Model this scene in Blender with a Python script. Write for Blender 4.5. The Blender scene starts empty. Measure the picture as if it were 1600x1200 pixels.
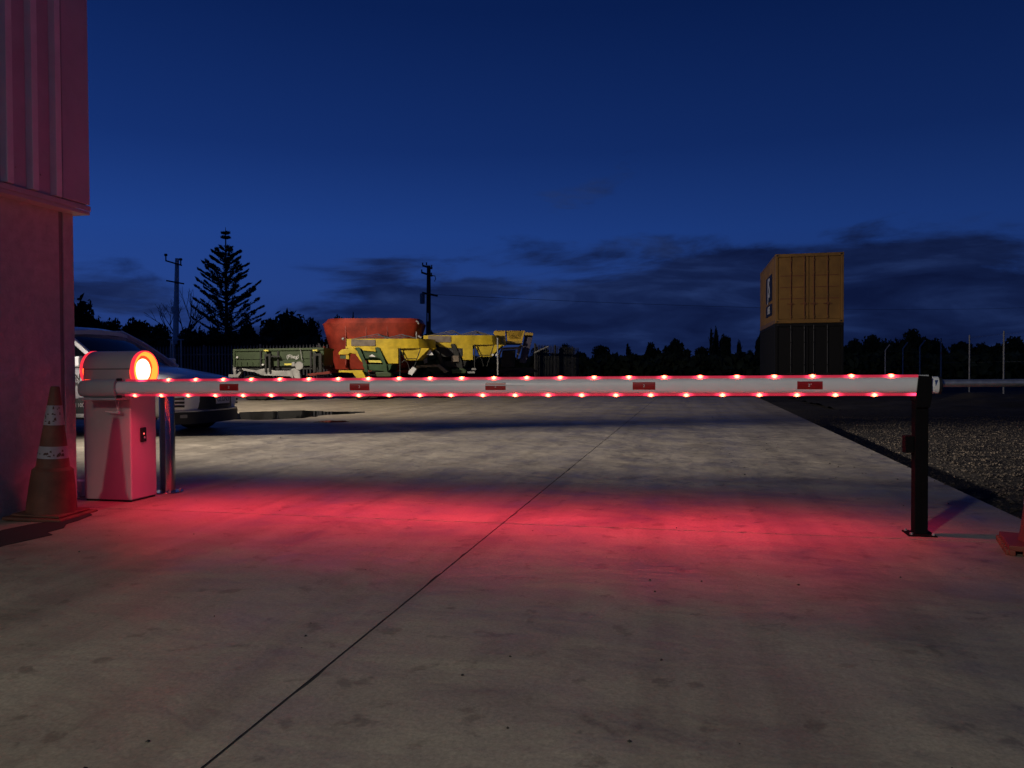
import bpy, bmesh, math, random
import numpy as np
from mathutils import Vector, Matrix
R = math.radians
random.seed(7); rng = np.random.default_rng(11)
SC = bpy.context.scene
COL = SC.collection

# ------------------------------------------------------------------ camera
# the yard frame: X runs along the boom, Y down the drive.  The camera looks 12 degrees left of Y.
YAW = R(12.0); FPX = 1200.0; HOR = 577.0; CH = 0.97
cam = bpy.data.cameras.new('camera'); co = bpy.data.objects.new('camera', cam); COL.objects.link(co)
cam.sensor_width = 36; cam.lens = 27.0; cam.clip_end = 2000; cam.clip_start = 0.05
co.location = (0, 0, CH); co.rotation_euler = (R(90) - math.atan(23/FPX), R(0.25), YAW)
SC.camera = co
SC.render.resolution_x = 1024; SC.render.resolution_y = 768
SC.view_settings.view_transform = 'Standard'; SC.view_settings.look = 'None'
SC.view_settings.exposure = 0; SC.view_settings.gamma = 1; SC.view_settings.use_curve_mapping = False
SC.render.engine = 'CYCLES'
SC.cycles.use_denoising = True
SC.cycles.max_bounces = 6; SC.cycles.sample_clamp_indirect = 4

cY, sY = math.cos(YAW), math.sin(YAW)
def W(px, D, z=0.0):
    xc = (px-800)/FPX*D
    return Vector((xc*cY - D*sY, xc*sY + D*cY, z))
def G(px, py):
    return W(px, CH*FPX/(py-HOR))
def ZP(py, D): return CH + (HOR-py)*D/FPX

# ------------------------------------------------------------------ world: dusk sky with low cloud
world = bpy.data.worlds.new('World'); SC.world = world; world.use_nodes = True
nt = world.node_tree; nt.nodes.clear()
def N(nt, t, **k):
    n = nt.nodes.new(t)
    for a, v in k.items():
        if a.startswith('i_'):
            n.inputs[a[2:].replace('_', ' ')].default_value = v
        else: setattr(n, a, v)
    return n
def ramp(nt, pts, interp='LINEAR'):
    n = nt.nodes.new('ShaderNodeValToRGB'); cr = n.color_ramp; cr.interpolation = interp
    while len(cr.elements) < len(pts): cr.elements.new(0.5)
    for e, (p, c) in zip(cr.elements, pts):
        e.position = p; e.color = (*c, 1) if len(c) == 3 else c
    return n
def mathn(nt, op, a=None, b=None, c=None, clamp=False):
    n = nt.nodes.new('ShaderNodeMath'); n.operation = op; n.use_clamp = clamp
    for i, v in enumerate((a, b, c)):
        if v is None: continue
        if isinstance(v, (int, float)): n.inputs[i].default_value = v
        else: nt.links.new(v, n.inputs[i])
    return n.outputs[0]
def mixc(nt, f, a, b, mode='MIX'):
    n = nt.nodes.new('ShaderNodeMix'); n.data_type = 'RGBA'; n.blend_type = mode
    for i, v in ((0, f), (6, a), (7, b)):
        if isinstance(v, (int, float)): n.inputs[i].default_value = v
        elif isinstance(v, tuple): n.inputs[i].default_value = (*v, 1) if len(v) == 3 else v
        else: nt.links.new(v, n.inputs[i])
    return n.outputs[2]
tc = N(nt, 'ShaderNodeTexCoord'); sep = N(nt, 'ShaderNodeSeparateXYZ'); nt.links.new(tc.outputs['Generated'], sep.inputs[0])
X_, Y_, Z_ = sep.outputs
zup = mathn(nt, 'MAXIMUM', Z_, 0.0)
clear = ramp(nt, [(0.0, (.014, .030, .135)), (0.10, (.0165, .050, .222)), (0.17, (.0125, .047, .226)), (0.27, (.0065, .027, .146)),
                  (0.42, (.0030, .0145, .088)), (1.0, (.003, .008, .038))])
nt.links.new(zup, clear.inputs[0])
# planar cloud coordinates, so banks flatten towards the horizon
den = mathn(nt, 'ADD', zup, 0.16)
comb = N(nt, 'ShaderNodeCombineXYZ')
nt.links.new(mathn(nt, 'DIVIDE', X_, den), comb.inputs[0]); nt.links.new(mathn(nt, 'DIVIDE', Y_, den), comb.inputs[1])
comb2 = N(nt, 'ShaderNodeCombineXYZ')
nt.links.new(mathn(nt, 'MULTIPLY', X_, 2.6), comb2.inputs[0]); nt.links.new(mathn(nt, 'MULTIPLY', Y_, 2.6), comb2.inputs[1]); nt.links.new(mathn(nt, 'MULTIPLY', Z_, 11.0), comb2.inputs[2])
n1 = N(nt, 'ShaderNodeTexNoise', i_Scale=1.7, i_Detail=10.0, i_Roughness=0.58, i_Distortion=0.35); nt.links.new(comb2.outputs[0], n1.inputs['Vector'])
n2 = N(nt, 'ShaderNodeTexNoise', i_Scale=2.3, i_Detail=7.0, i_Roughness=0.55, i_Distortion=0.5); nt.links.new(comb2.outputs[0], n2.inputs['Vector'])
# coverage falls with height; a little more to the east side
cov = N(nt, 'ShaderNodeMapRange', clamp=True); cov.inputs[1].default_value = 0.10; cov.inputs[2].default_value = 0.19
cov.inputs[3].default_value = 0.17; cov.inputs[4].default_value = -0.13; nt.links.new(zup, cov.inputs[0])
east_ = N(nt, 'ShaderNodeMapRange', clamp=True, interpolation_type='SMOOTHSTEP'); east_.inputs[1].default_value = -.60; east_.inputs[2].default_value = -.22
east_.inputs[3].default_value = -.20; east_.inputs[4].default_value = .00; nt.links.new(X_, east_.inputs[0]); east = east_.outputs[0]
low_ = N(nt, 'ShaderNodeMapRange', clamp=True); low_.inputs[1].default_value = .05; low_.inputs[2].default_value = .125; low_.inputs[3].default_value = .17; low_.inputs[4].default_value = 0.0
nt.links.new(zup, low_.inputs[0])
m = mathn(nt, 'ADD', mathn(nt, 'ADD', n1.outputs[0], mathn(nt, 'ADD', cov.outputs[0], low_.outputs[0])), east)
mask = N(nt, 'ShaderNodeMapRange', clamp=True, interpolation_type='SMOOTHSTEP'); mask.inputs[1].default_value = 0.50; mask.inputs[2].default_value = 0.68
nt.links.new(m, mask.inputs[0])
cloudc = ramp(nt, [(0.34, (.0048, .0105, .050)), (0.50, (.0085, .0190, .080)), (0.64, (.0165, .036, .132))])
nt.links.new(n2.outputs[0], cloudc.inputs[0])
skyc = mixc(nt, mask.outputs[0], clear.outputs[0], cloudc.outputs[0])
# glow of the western afterglow falls off gently round the compass
fall = N(nt, 'ShaderNodeMapRange', clamp=True); fall.inputs[1].default_value = -0.75; fall.inputs[2].default_value = 0.75
fall.inputs[3].default_value = 1.12; fall.inputs[4].default_value = 0.55; nt.links.new(X_, fall.inputs[0])
fc = N(nt, 'ShaderNodeCombineColor'); [nt.links.new(fall.outputs[0], fc.inputs[i]) for i in range(3)]
skyc = mixc(nt, 1.0, skyc, fc.outputs[0], 'MULTIPLY')
bg = N(nt, 'ShaderNodeBackground'); nt.links.new(skyc, bg.inputs[0]); bg.inputs[1].default_value = 1.0
wo = N(nt, 'ShaderNodeOutputWorld'); nt.links.new(bg.outputs[0], wo.inputs[0])

# the two working floodlights of the yard (fixtures are built further down, round these lamps)
def spot(name, loc, target, power, color, size, blend, rad):
    l = bpy.data.lights.new(name, 'SPOT'); l.energy = power; l.color = color
    l.spot_size = R(size); l.spot_blend = blend; l.shadow_soft_size = rad
    o = bpy.data.objects.new(name, l); COL.objects.link(o); o.location = loc
    d = Vector(target) - Vector(loc); o.rotation_euler = d.to_track_quat('-Z', 'Y').to_euler()
    return o
YARD_LAMP = Vector((-17.5, 6.0, 3.3)); WALL_LAMP = Vector((-3.92, -5.0, 4.95))
MACH_LAMP = Vector((-12.5, 13.0, 7.0))
spot('yard_flood_lamp', YARD_LAMP, (-1.1, 9.75, 0.0), 33000, (1.0, .89, .78), 25, 1.0, .40)
spot('machine_flood_lamp', MACH_LAMP, (-7.0, 22.0, .5), 5400, (1.0, .86, .68), 98, .75, .10)
spot('wall_flood_lamp', WALL_LAMP, (0.4, -0.4, 0), 1430, (1.0, .98, .86), 98, 1.0, .22)

# ------------------------------------------------------------------ materials
def mat(name, base=(.5,.5,.5), rough=.6, metal=0.0, var=0.12, vscale=6.0, bump=0.0, bscale=40.0, coat=0.0, emit=None, estr=0.0, spec=.5, detail=5):
    m_ = bpy.data.materials.new(name); m_.use_nodes = True; nt = m_.node_tree
    b = nt.nodes['Principled BSDF']
    b.inputs['Roughness'].default_value = rough; b.inputs['Metallic'].default_value = metal
    b.inputs['Coat Weight'].default_value = coat; b.inputs['Specular IOR Level'].default_value = spec
    tc = N(nt, 'ShaderNodeTexCoord')
    if var > 0:
        n = N(nt, 'ShaderNodeTexNoise', i_Scale=vscale, i_Detail=float(detail), i_Roughness=.6); nt.links.new(tc.outputs['Object'], n.inputs['Vector'])
        lo = tuple(max(0, c*(1-var*1.6)) for c in base); hi = tuple(min(1, c*(1+var)) for c in base)
        r = ramp(nt, [(.3, lo), (.7, hi)]); nt.links.new(n.outputs[0], r.inputs[0]); nt.links.new(r.outputs[0], b.inputs['Base Color'])
        rr = N(nt, 'ShaderNodeMapRange'); rr.inputs[3].default_value = max(.02, rough-.08); rr.inputs[4].default_value = min(1, rough+.1)
        nt.links.new(n.outputs[0], rr.inputs[0]); nt.links.new(rr.outputs[0], b.inputs['Roughness'])
    else: b.inputs['Base Color'].default_value = (*base, 1)
    if bump > 0:
        n = N(nt, 'ShaderNodeTexNoise', i_Scale=bscale, i_Detail=6.0); nt.links.new(tc.outputs['Object'], n.inputs['Vector'])
        bp = N(nt, 'ShaderNodeBump', i_Strength=1.0, i_Distance=bump); nt.links.new(n.outputs[0], bp.inputs['Height']); nt.links.new(bp.outputs[0], b.inputs['Normal'])
    if emit:
        b.inputs['Emission Color'].default_value = (*emit, 1); b.inputs['Emission Strength'].default_value = estr
    return m_
def concrete_mat():
    m_ = bpy.data.materials.new('yard_concrete'); m_.use_nodes = True; nt = m_.node_tree; b = nt.nodes['Principled BSDF']
    geo = N(nt, 'ShaderNodeNewGeometry'); P = geo.outputs['Position']
    def noise(s, d, r, dist=0, sc=(1,1,1)):
        mp = N(nt, 'ShaderNodeMapping'); mp.inputs['Scale'].default_value = sc; nt.links.new(P, mp.inputs[0])
        n = N(nt, 'ShaderNodeTexNoise', i_Scale=s, i_Detail=d, i_Roughness=r, i_Distortion=dist); nt.links.new(mp.outputs[0], n.inputs['Vector']); return n.outputs[0]
    big = noise(.45, 6., .6, .3); mid = noise(2.2, 9., .68, .15, (1, .7, 1)); fine = noise(70, 6., .75); sweep = noise(.9, 9., .66, .35, (.8, 1.2, 1))
    base = ramp(nt, [(.3, (.228, .197, .150)), (.5, (.310, .268, .203)), (.72, (.392, .341, .262))]); nt.links.new(mathn(nt, 'ADD', mathn(nt, 'MULTIPLY', big, .55), mathn(nt, 'MULTIPLY', mid, .45)), base.inputs[0])
    c = base.outputs[0]
    f1 = ramp(nt, [(.32, (.66, .66, .66)), (.66, (1.14, 1.14, 1.14))]); nt.links.new(fine, f1.inputs[0]); c = mixc(nt, 1.0, c, f1.outputs[0], 'MULTIPLY')
    f2 = ramp(nt, [(.33, (.72, .71, .70)), (.5, (1, 1, 1)), (.70, (1.10, 1.10, 1.09))]); nt.links.new(sweep, f2.inputs[0]); c = mixc(nt, .8, c, f2.outputs[0], 'MULTIPLY')
    sp = noise(6.5, 5., .6, .1); spr = ramp(nt, [(.60, (1,1,1)), (.655, (.50,.48,.46))]); nt.links.new(sp, spr.inputs[0]); c = mixc(nt, .62, c, spr.outputs[0], 'MULTIPLY')
    ty = noise(1.0, 4., .6, .25, (2.6, .16, 1)); tyr = ramp(nt, [(.40, (.80, .79, .78)), (.52, (1,1,1)), (.66, (1.09,1.09,1.08))]); nt.links.new(ty, tyr.inputs[0]); c = mixc(nt, .85, c, tyr.outputs[0], 'MULTIPLY')
    st_ = noise(.8, 8., .7, .5); str_ = ramp(nt, [(.56, (1,1,1)), (.64, (.70,.68,.66))]); nt.links.new(st_, str_.inputs[0]); c = mixc(nt, .8, c, str_.outputs[0], 'MULTIPLY')
    nt.links.new(c, b.inputs['Base Color'])
    rr = N(nt, 'ShaderNodeMapRange'); rr.inputs[1].default_value = .3; rr.inputs[2].default_value = .7; rr.inputs[3].default_value = .30; rr.inputs[4].default_value = .72
    nt.links.new(mid, rr.inputs[0]); nt.links.new(rr.outputs[0], b.inputs['Roughness']); b.inputs['Specular IOR Level'].default_value = .45
    b1 = N(nt, 'ShaderNodeBump', i_Strength=1.0, i_Distance=.0012); nt.links.new(fine, b1.inputs['Height'])
    wav = noise(1.5, 4., .5, .3, (.8, 1.3, 1))
    b2 = N(nt, 'ShaderNodeBump', i_Strength=1.0, i_Distance=.042); nt.links.new(wav, b2.inputs['Height']); nt.links.new(b1.outputs[0], b2.inputs['Normal'])
    b3 = N(nt, 'ShaderNodeBump', i_Strength=1.0, i_Distance=.007); nt.links.new(noise(5.5, 4., .5, .1), b3.inputs['Height']); nt.links.new(b2.outputs[0], b3.inputs['Normal']); b2 = b3
    nt.links.new(b2.outputs[0], b.inputs['Normal'])
    return m_
def ground_mat(name, a, b_, scale, bump):
    m_ = bpy.data.materials.new(name); m_.use_nodes = True; nt = m_.node_tree; b = nt.nodes['Principled BSDF']
    geo = N(nt, 'ShaderNodeNewGeometry')
    n = N(nt, 'ShaderNodeTexNoise', i_Scale=scale, i_Detail=9.0, i_Roughness=.7); nt.links.new(geo.outputs['Position'], n.inputs['Vector'])
    r = ramp(nt, [(.35, a), (.65, b_)]); nt.links.new(n.outputs[0], r.inputs[0]); nt.links.new(r.outputs[0], b.inputs['Base Color'])
    b.inputs['Roughness'].default_value = .95; b.inputs['Specular IOR Level'].default_value = .15
    bp = N(nt, 'ShaderNodeBump', i_Strength=1.0, i_Distance=bump); nt.links.new(n.outputs[0], bp.inputs['Height']); nt.links.new(bp.outputs[0], b.inputs['Normal'])
    return m_
def emit_mat(name, col, strength):
    m_ = bpy.data.materials.new(name); m_.use_nodes = True; nt = m_.node_tree
    b = nt.nodes['Principled BSDF']; b.inputs['Base Color'].default_value = (.3, .02, .02, 1); b.inputs['Roughness'].default_value = .3
    b.inputs['Emission Color'].default_value = (*col, 1); b.inputs['Emission Strength'].default_value = strength
    return m_
M = {}
M['concrete'] = concrete_mat()
M['joint'] = mat('joint_sealant', (.018,.017,.016), .9, var=.2)
M['dirt'] = ground_mat('dark_dirt', (.018,.016,.014), (.05,.044,.038), .8, .08)
M['gravelbed'] = ground_mat('gravel_bed', (.015,.013,.011), (.05,.043,.036), 14, .04)
M['stone'] = mat('gravel_stone', (.062,.047,.033), .8, var=.6, vscale=3.0, bump=.002)
M['pebble'] = mat('dark_debris', (.03,.027,.024), .9, var=.3)
M['puddle'] = mat('puddle_water', (.01,.01,.011), .03, var=0, spec=.6)
M['wallc'] = mat('precast_concrete', (.46,.44,.45), .85, var=.10, vscale=14, bump=.005, bscale=60, detail=9)
M['wallj'] = mat('panel_joint', (.20,.20,.20), .8, var=.1)
M['clad'] = mat('pale_cladding_steel', (.44,.44,.50), .5, var=.09, vscale=3.5, detail=8, bump=.002, bscale=5)
M['rib'] = mat('cladding_rib_steel', (.66,.68,.72), .5, var=.06, vscale=8.0)
M['flash'] = mat('flashing_steel', (.44,.43,.44), .45, var=.1)
M['cab'] = mat('cabinet_white_paint', (.47,.46,.45), .38, var=.04, vscale=3, bump=.0003, bscale=300)
M['cab2'] = mat('barrier_grey_trim', (.42,.42,.42), .45, var=.05)
M['boom'] = mat('boom_white_aluminium', (.80,.79,.78), .40, var=.05, vscale=4)
M['black'] = mat('black_plastic', (.012,.012,.012), .45, var=.1)
M['rubber'] = mat('tyre_rubber', (.014,.014,.014), .85, var=.2, bump=.003)
M['postm'] = mat('black_post_paint', (.006,.006,.007), .9, var=.2, spec=.06, bump=.0006, bscale=90)
M['steel'] = mat('polished_steel', (.46,.43,.40), .18, 1.0, var=.06, vscale=3)
M['galv'] = mat('galvanised_steel', (.50,.50,.50), .38, .85, var=.14, vscale=18)
M['galvd'] = mat('weathered_galvanised', (.34,.34,.33), .6, .4, var=.2, vscale=5)
M['silver'] = mat('zinc_chassis', (.36,.36,.35), .55, .2, var=.25, vscale=5)
M['orange'] = mat('cone_orange', (.19,.034,.016), .55, var=.2, vscale=5, bump=.001)
M['oldorange'] = mat('faded_cone_orange', (.15,.058,.034), .7, var=.28, vscale=6, bump=.0015)
M['reflect'] = mat('reflective_band', (.33,.32,.34), .5, var=.10, vscale=9)
M['scuff'] = mat('band_scuff', (.10,.05,.04), .8, var=.2)
M['sticker'] = mat('red_reflector', (.34,.010,.010), .3, var=.12, vscale=20)
M['white'] = mat('white_paint', (.75,.74,.72), .45, var=.06)
M['carw'] = mat('white_car_paint', (.82,.82,.84), .34, var=.03, coat=.5)
M['glass'] = mat('tinted_car_glass', (.008,.009,.012), .05, var=0, spec=.6)
M['chrome'] = mat('dull_chrome', (.5,.5,.52), .22, 1.0, var=.05)
M['yellow'] = mat('hopper_yellow', (.66,.47,.020), .42, var=.26, vscale=2.2, detail=10, coat=.2)
M['gold'] = mat('weathered_yellow', (.46,.30,.05), .45, var=.22, vscale=3, coat=.2)
M['green'] = mat('machine_green', (.028,.075,.022), .45, var=.25, vscale=4)
M['olive'] = mat('wagon_green', (.038,.066,.022), .55, var=.22, vscale=3, bump=.002, bscale=15)
M['mixred'] = mat('mixer_red', (.37,.040,.018), .5, var=.38, vscale=1.6, detail=10, bump=.002, bscale=12)
M['redsteel'] = mat('red_chassis', (.30,.035,.02), .6, var=.3, vscale=6)
M['board'] = mat('grey_hopper_board', (.21,.17,.13), .75, var=.25, vscale=5)
M['tarp'] = mat('tarp_bow', (.13,.12,.14), .7, var=.2)
M['dark'] = mat('dark_machine_frame', (.014,.015,.014), .6, var=.3, vscale=5)
M['purple'] = mat('dark_elevator_steel', (.075,.065,.11), .6, var=.2)
M['cont'] = mat('container_yellow', (.27,.140,.027), .55, var=.16, vscale=1.6, bump=.002, bscale=8)
M['contdark'] = mat('container_recess', (.20,.07,.025), .7, var=.2)
M['contb'] = mat('container_black', (.0035,.0035,.004), .9, var=.3, vscale=2)
M['rodsteel'] = mat('dull_rod_steel', (.05,.05,.052), .6, var=.2)
M['logo'] = mat('logo_black', (.012,.012,.012), .6, var=.05)
M['timber'] = mat('pole_timber', (.06,.05,.04), .85, var=.3, vscale=9, bump=.004)
M['polec'] = mat('pole_concrete', (.70,.70,.72), .8, var=.12, vscale=6)
M['leaf'] = mat('dark_foliage', (.040,.055,.030), .9, var=.4, vscale=.6, spec=.1)
M['leaf2'] = mat('pine_foliage', (.030,.042,.028), .9, var=.4, vscale=.8, spec=.1)
M['bark'] = mat('bark', (.05,.042,.035), .9, var=.3)
M['tag'] = mat('white_tag', (.72,.72,.70), .6, var=.04)
M['yl'] = mat('yellow_marker', (.75,.65,.10), .5, var=.05)
M['lampoff'] = mat('flood_body', (.05,.05,.05), .5, var=.1)
M['led'] = emit_mat('red_led_core', (1.0, .036, .060), 55)
def led_mat():
    m_ = bpy.data.materials.new('red_led_core'); m_.use_nodes = True; nt = m_.node_tree; b = nt.nodes['Principled BSDF']
    tc = N(nt, 'ShaderNodeTexCoord'); s = N(nt, 'ShaderNodeSeparateXYZ'); nt.links.new(tc.outputs['Object'], s.inputs[0])
    q = mathn(nt, 'DIVIDE', mathn(nt, 'ABSOLUTE', s.outputs[0]), .032)
    st = mathn(nt, 'MULTIPLY_ADD', mathn(nt, 'POWER', mathn(nt, 'SUBTRACT', 1.0, q, clamp=True), 2.8), 38, 2.2)
    b.inputs['Base Color'].default_value = (.4, .03, .03, 1); b.inputs['Emission Color'].default_value = (1.0, .070, .034, 1); nt.links.new(st, b.inputs['Emission Strength']); return m_
M['led'] = led_mat()
M['lamphot'] = emit_mat('red_lamp_core', (1.0, .085, .040), 38)
M['lampring'] = emit_mat('red_lamp_lens', (1.0, .060, .006), 9.0)
M['lamprim'] = emit_mat('red_lamp_rim', (1.0, .035, .06), 1.1)
M['lampside'] = emit_mat('red_lamp_edge', (1.0, .09, .03), 5.5)
M['floodface'] = emit_mat('flood_lens', (1.0, .84, .62), 30)
M['dot'] = emit_mat('indicator_red', (1.0, .10, .08), 2.5)
# diffuser strip: light peaks at every diode along the strip's own length
def strip_mat(name, x0, step):
    m_ = bpy.data.materials.new(name); m_.use_nodes = True; nt = m_.node_tree; b = nt.nodes['Principled BSDF']
    tc = N(nt, 'ShaderNodeTexCoord'); s = N(nt, 'ShaderNodeSeparateXYZ'); nt.links.new(tc.outputs['Object'], s.inputs[0])
    ph = mathn(nt, 'MULTIPLY', mathn(nt, 'SUBTRACT', s.outputs[0], x0), 2*math.pi/step)
    cs = mathn(nt, 'MULTIPLY_ADD', mathn(nt, 'COSINE', ph), .5, .5)
    pk = mathn(nt, 'POWER', cs, 5.0)
    st = mathn(nt, 'MULTIPLY_ADD', pk, 3.6, .34)
    b.inputs['Base Color'].default_value = (.45, .05, .06, 1); b.inputs['Roughness'].default_value = .35
    b.inputs['Emission Color'].default_value = (1.0, .035, .10, 1); nt.links.new(st, b.inputs['Emission Strength'])
    return m_

# ------------------------------------------------------------------ mesh builder
class MB:
    def __init__(s, off=(0,0,0)): s.v = []; s.f = []; s.off = Vector(off)
    def add(s, vs, fs):
        n = len(s.v); s.v += [tuple(Vector(p)-s.off) for p in vs]; s.f += [tuple(i+n for i in f) for f in fs]; return s
    def box(s, x0, x1, y0, y1, z0, z1):
        return s.add([(x0,y0,z0),(x1,y0,z0),(x1,y1,z0),(x0,y1,z0),(x0,y0,z1),(x1,y0,z1),(x1,y1,z1),(x0,y1,z1)],
                     [(0,3,2,1),(4,5,6,7),(0,1,5,4),(1,2,6,5),(2,3,7,6),(3,0,4,7)])
    def tube(s, a, b, r0, r1=None, n=10, caps=True):
        a = Vector(a); b = Vector(b); r1 = r0 if r1 is None else r1
        d = (b-a).normalized(); u = d.orthogonal().normalized(); w = d.cross(u)
        vs = []
        for p, r in ((a, r0), (b, r1)):
            for i in range(n):
                t = 2*math.pi*i/n; vs.append(p + (u*math.cos(t)+w*math.sin(t))*r)
        fs = [(i, (i+1)%n, n+(i+1)%n, n+i) for i in range(n)]
        if caps: fs += [tuple(range(n))[::-1], tuple(range(n, 2*n))]
        return s.add(vs, fs)
    def path(s, pts, r, n=6):
        for a, b in zip(pts[:-1], pts[1:]): s.tube(a, b, r, n=n)
        return s
    def bar(s, a, b, w, h):      # rectangular bar between two points
        a = Vector(a); b = Vector(b); d = (b-a).normalized()
        up = Vector((0,1,0)) if abs(d.y) < .9 else Vector((0,0,1))
        u = d.cross(up).normalized(); v = d.cross(u).normalized()
        vs = [p + u*i*w/2 + v*j*h/2 for p in (a, b) for i, j in ((-1,-1),(1,-1),(1,1),(-1,1))]
        return s.add(vs, [(3,2,1,0),(4,5,6,7),(0,1,5,4),(1,2,6,5),(2,3,7,6),(3,0,4,7)])
    def rings(s, rs, cap=True):
        n = len(rs[0]); vs = [p for r in rs for p in r]; fs = []
        for k in range(len(rs)-1):
            for i in range(n): j = (i+1) % n; fs.append((k*n+i, k*n+j, (k+1)*n+j, (k+1)*n+i))
        if cap: fs += [tuple(range(n))[::-1], tuple((len(rs)-1)*n+i for i in range(n))]
        return s.add(vs, fs)
    def prism(s, poly, y0, y1):  # polygon in local XZ, depth along Y
        n = len(poly)
        return s.rings([[(x, y0, z) for x, z in poly], [(x, y1, z) for x, z in poly]])
    def prismz(s, poly, z0, z1):
        return s.rings([[(x, y, z0) for x, y in poly], [(x, y, z1) for x, y in poly]])
    def lathe(s, prof, c=(0,0,0), n=32, axis='z', cap=True):
        c = Vector(c); rs = []
        for r, h in prof:
            ring = []
            for i in range(n):
                t = 2*math.pi*i/n; a, b = r*math.cos(t), r*math.sin(t)
                ring.append(c + (Vector((a,b,h)) if axis == 'z' else Vector((h,a,b)) if axis == 'x' else Vector((a,h,b))))
            rs.append(ring)
        return s.rings(rs, cap)
    def build(s, name, m, parent=None, smooth=None, bevel=0, seg=2):
        me = bpy.data.meshes.new(name); me.from_pydata(s.v, [], s.f); me.validate()
        bm = bmesh.new(); bm.from_mesh(me); bmesh.ops.recalc_face_normals(bm, faces=bm.faces); bm.to_mesh(me); bm.free()
        me.materials.append(M[m] if isinstance(m, str) else m)
        if smooth is not None:
            me.polygons.foreach_set('use_smooth', [True]*len(me.polygons)); me.set_sharp_from_angle(angle=R(smooth))
        o = bpy.data.objects.new(name, me); COL.objects.link(o)
        if parent: o.parent = parent
        if bevel:
            bv = o.modifiers.new('bevel', 'BEVEL'); bv.width = bevel; bv.segments = seg; bv.limit_method = 'ANGLE'; bv.angle_limit = R(40)
        return o
def tag(o, label=None, cat=None, group=None, kind=None):
    for k, v in (('label', label), ('category', cat), ('group', group), ('kind', kind)):
        if v: o[k] = v
    return o
def thing(name, loc, rz, label, cat, group=None):
    o = bpy.data.objects.new(name, None); COL.objects.link(o); o.empty_display_size = .1
    o.location = loc; o.rotation_euler = (0, 0, rz); return tag(o, label, cat, group)
def part(src, parent, loc=(0,0,0), rot=(0,0,0), scale=None):
    o = src.copy(); COL.objects.link(o); o.parent = parent; o.location = loc; o.rotation_euler = rot
    if scale: o.scale = scale
    return o
def text(name, body, size, loc, rot, m, parent, extrude=.001, sx=1.0, align='CENTER'):
    cu = bpy.data.curves.new(name, 'FONT'); cu.body = body; cu.size = size; cu.extrude = extrude; cu.align_x = align; cu.align_y = 'CENTER'
    cu.resolution_u = 3
    t = bpy.data.objects.new(name, cu); COL.objects.link(t)
    bpy.context.view_layer.update()
    me = bpy.data.meshes.new_from_object(t.evaluated_get(bpy.context.evaluated_depsgraph_get()))
    bpy.data.objects.remove(t); me.materials.clear(); me.materials.append(M[m])
    o = bpy.data.objects.new(name, me); COL.objects.link(o); o.parent = parent; o.location = loc; o.rotation_euler = rot; o.scale = (sx, 1, 1)
    return o

# ================================================================== SETTING
# wide ground sheet with shallow unevenness
def ground_sheet():
    mb = MB(); xs = np.concatenate([[-900,-400,-200,-120,-80,-55], np.linspace(-40, 40, 41), [55,80,120,200,400,900]])
    ys = np.concatenate([[-300,-100,-40,-20], np.linspace(-10, 70, 41), [85,110,150,220,400,900]])
    vs = [(x, y, -.12) for y in ys for x in xs]; nx = len(xs)
    fs = [(j*nx+i, j*nx+i+1, (j+1)*nx+i+1, (j+1)*nx+i) for j in range(len(ys)-1) for i in range(nx-1)]
    mb.add(vs, fs); return mb.build('ground', 'dirt')
tag(ground_sheet(), kind='structure')

from mathutils import noise as mn
XE = lambda y: 2.02 + .025*y              # right edge of the concrete
XJ = lambda y: -1.166 + .0216*y           # long joint
yard = bpy.data.objects.new('concrete_yard', None); COL.objects.link(yard); tag(yard, kind='structure')
gp = .0045
def slab(poly):
    o = MB().prismz(poly, -.12, 0).build('slab', 'concrete', yard); return o
for y0, y1 in ((-9.0, 4.70), (4.70, 27.0)):
    a, b = y0+gp*1.2, y1-gp*1.2
    js = [a+(b-a)*i/int((b-a)/.07) for i in range(int((b-a)/.07)+1)]
    jit = lambda y, s: .0016*mn.noise((y*9, s, 0)) + (.006 if mn.noise((y*4.3, s, 7)) > .42 else 0)
    slab([(XE(a), a), (XE(b), b)] + [(XJ(y)+gp+abs(jit(y, 1)), y) for y in js[::-1]])
    xl = -4.34 if y1 < 5 else -34
    slab([(xl, b), (xl, a)] + [(XJ(y)-gp-abs(jit(y, 5)), y) for y in js])
MB().prismz([(XJ(-9)-.02, -9), (XJ(-9)+.02, -9), (XJ(27)+.02, 27), (XJ(27)-.02, 27)], -.06, -.0025).build('joint_filler', 'joint', yard)
MB().prismz([(-4.3, 4.68), (2.1, 4.68), (2.1, 4.72), (-4.3, 4.72)], -.06, -.0022).build('joint_filler', 'joint', yard)
# distant building apron left of the road continues as packed dirt; a kerb of mown rough on the right
def bumpy(name, x0, x1, y0, y1, nx, ny, f, m):
    mb = MB(); vs = []
    for j in range(ny+1):
        for i in range(nx+1):
            x = x0+(x1-x0)*i/nx; y = y0+(y1-y0)*j/ny; vs.append((x, y, f(x, y)))
    fs = [(j*(nx+1)+i, j*(nx+1)+i+1, (j+1)*(nx+1)+i+1, (j+1)*(nx+1)+i) for j in range(ny) for i in range(nx)]
    mb.add(vs, fs); return tag(mb.build(name, m, smooth=60), kind='structure')
from mathutils import noise as mn
def gz(x, y):
    e = min(1, max(0, (x-XE(y)-.02)/.5))
    return -.10 + .05*e + .035*mn.noise((x*.9, y*.9, 0))*e + .02*mn.noise((x*4, y*4, 3))*e
bumpy('gravel_verge', 2.0, 16, -4, 20, 110, 150, lambda x, y: gz(x, y) if x > XE(y)+.01 else -.115, 'gravelbed')
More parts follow.
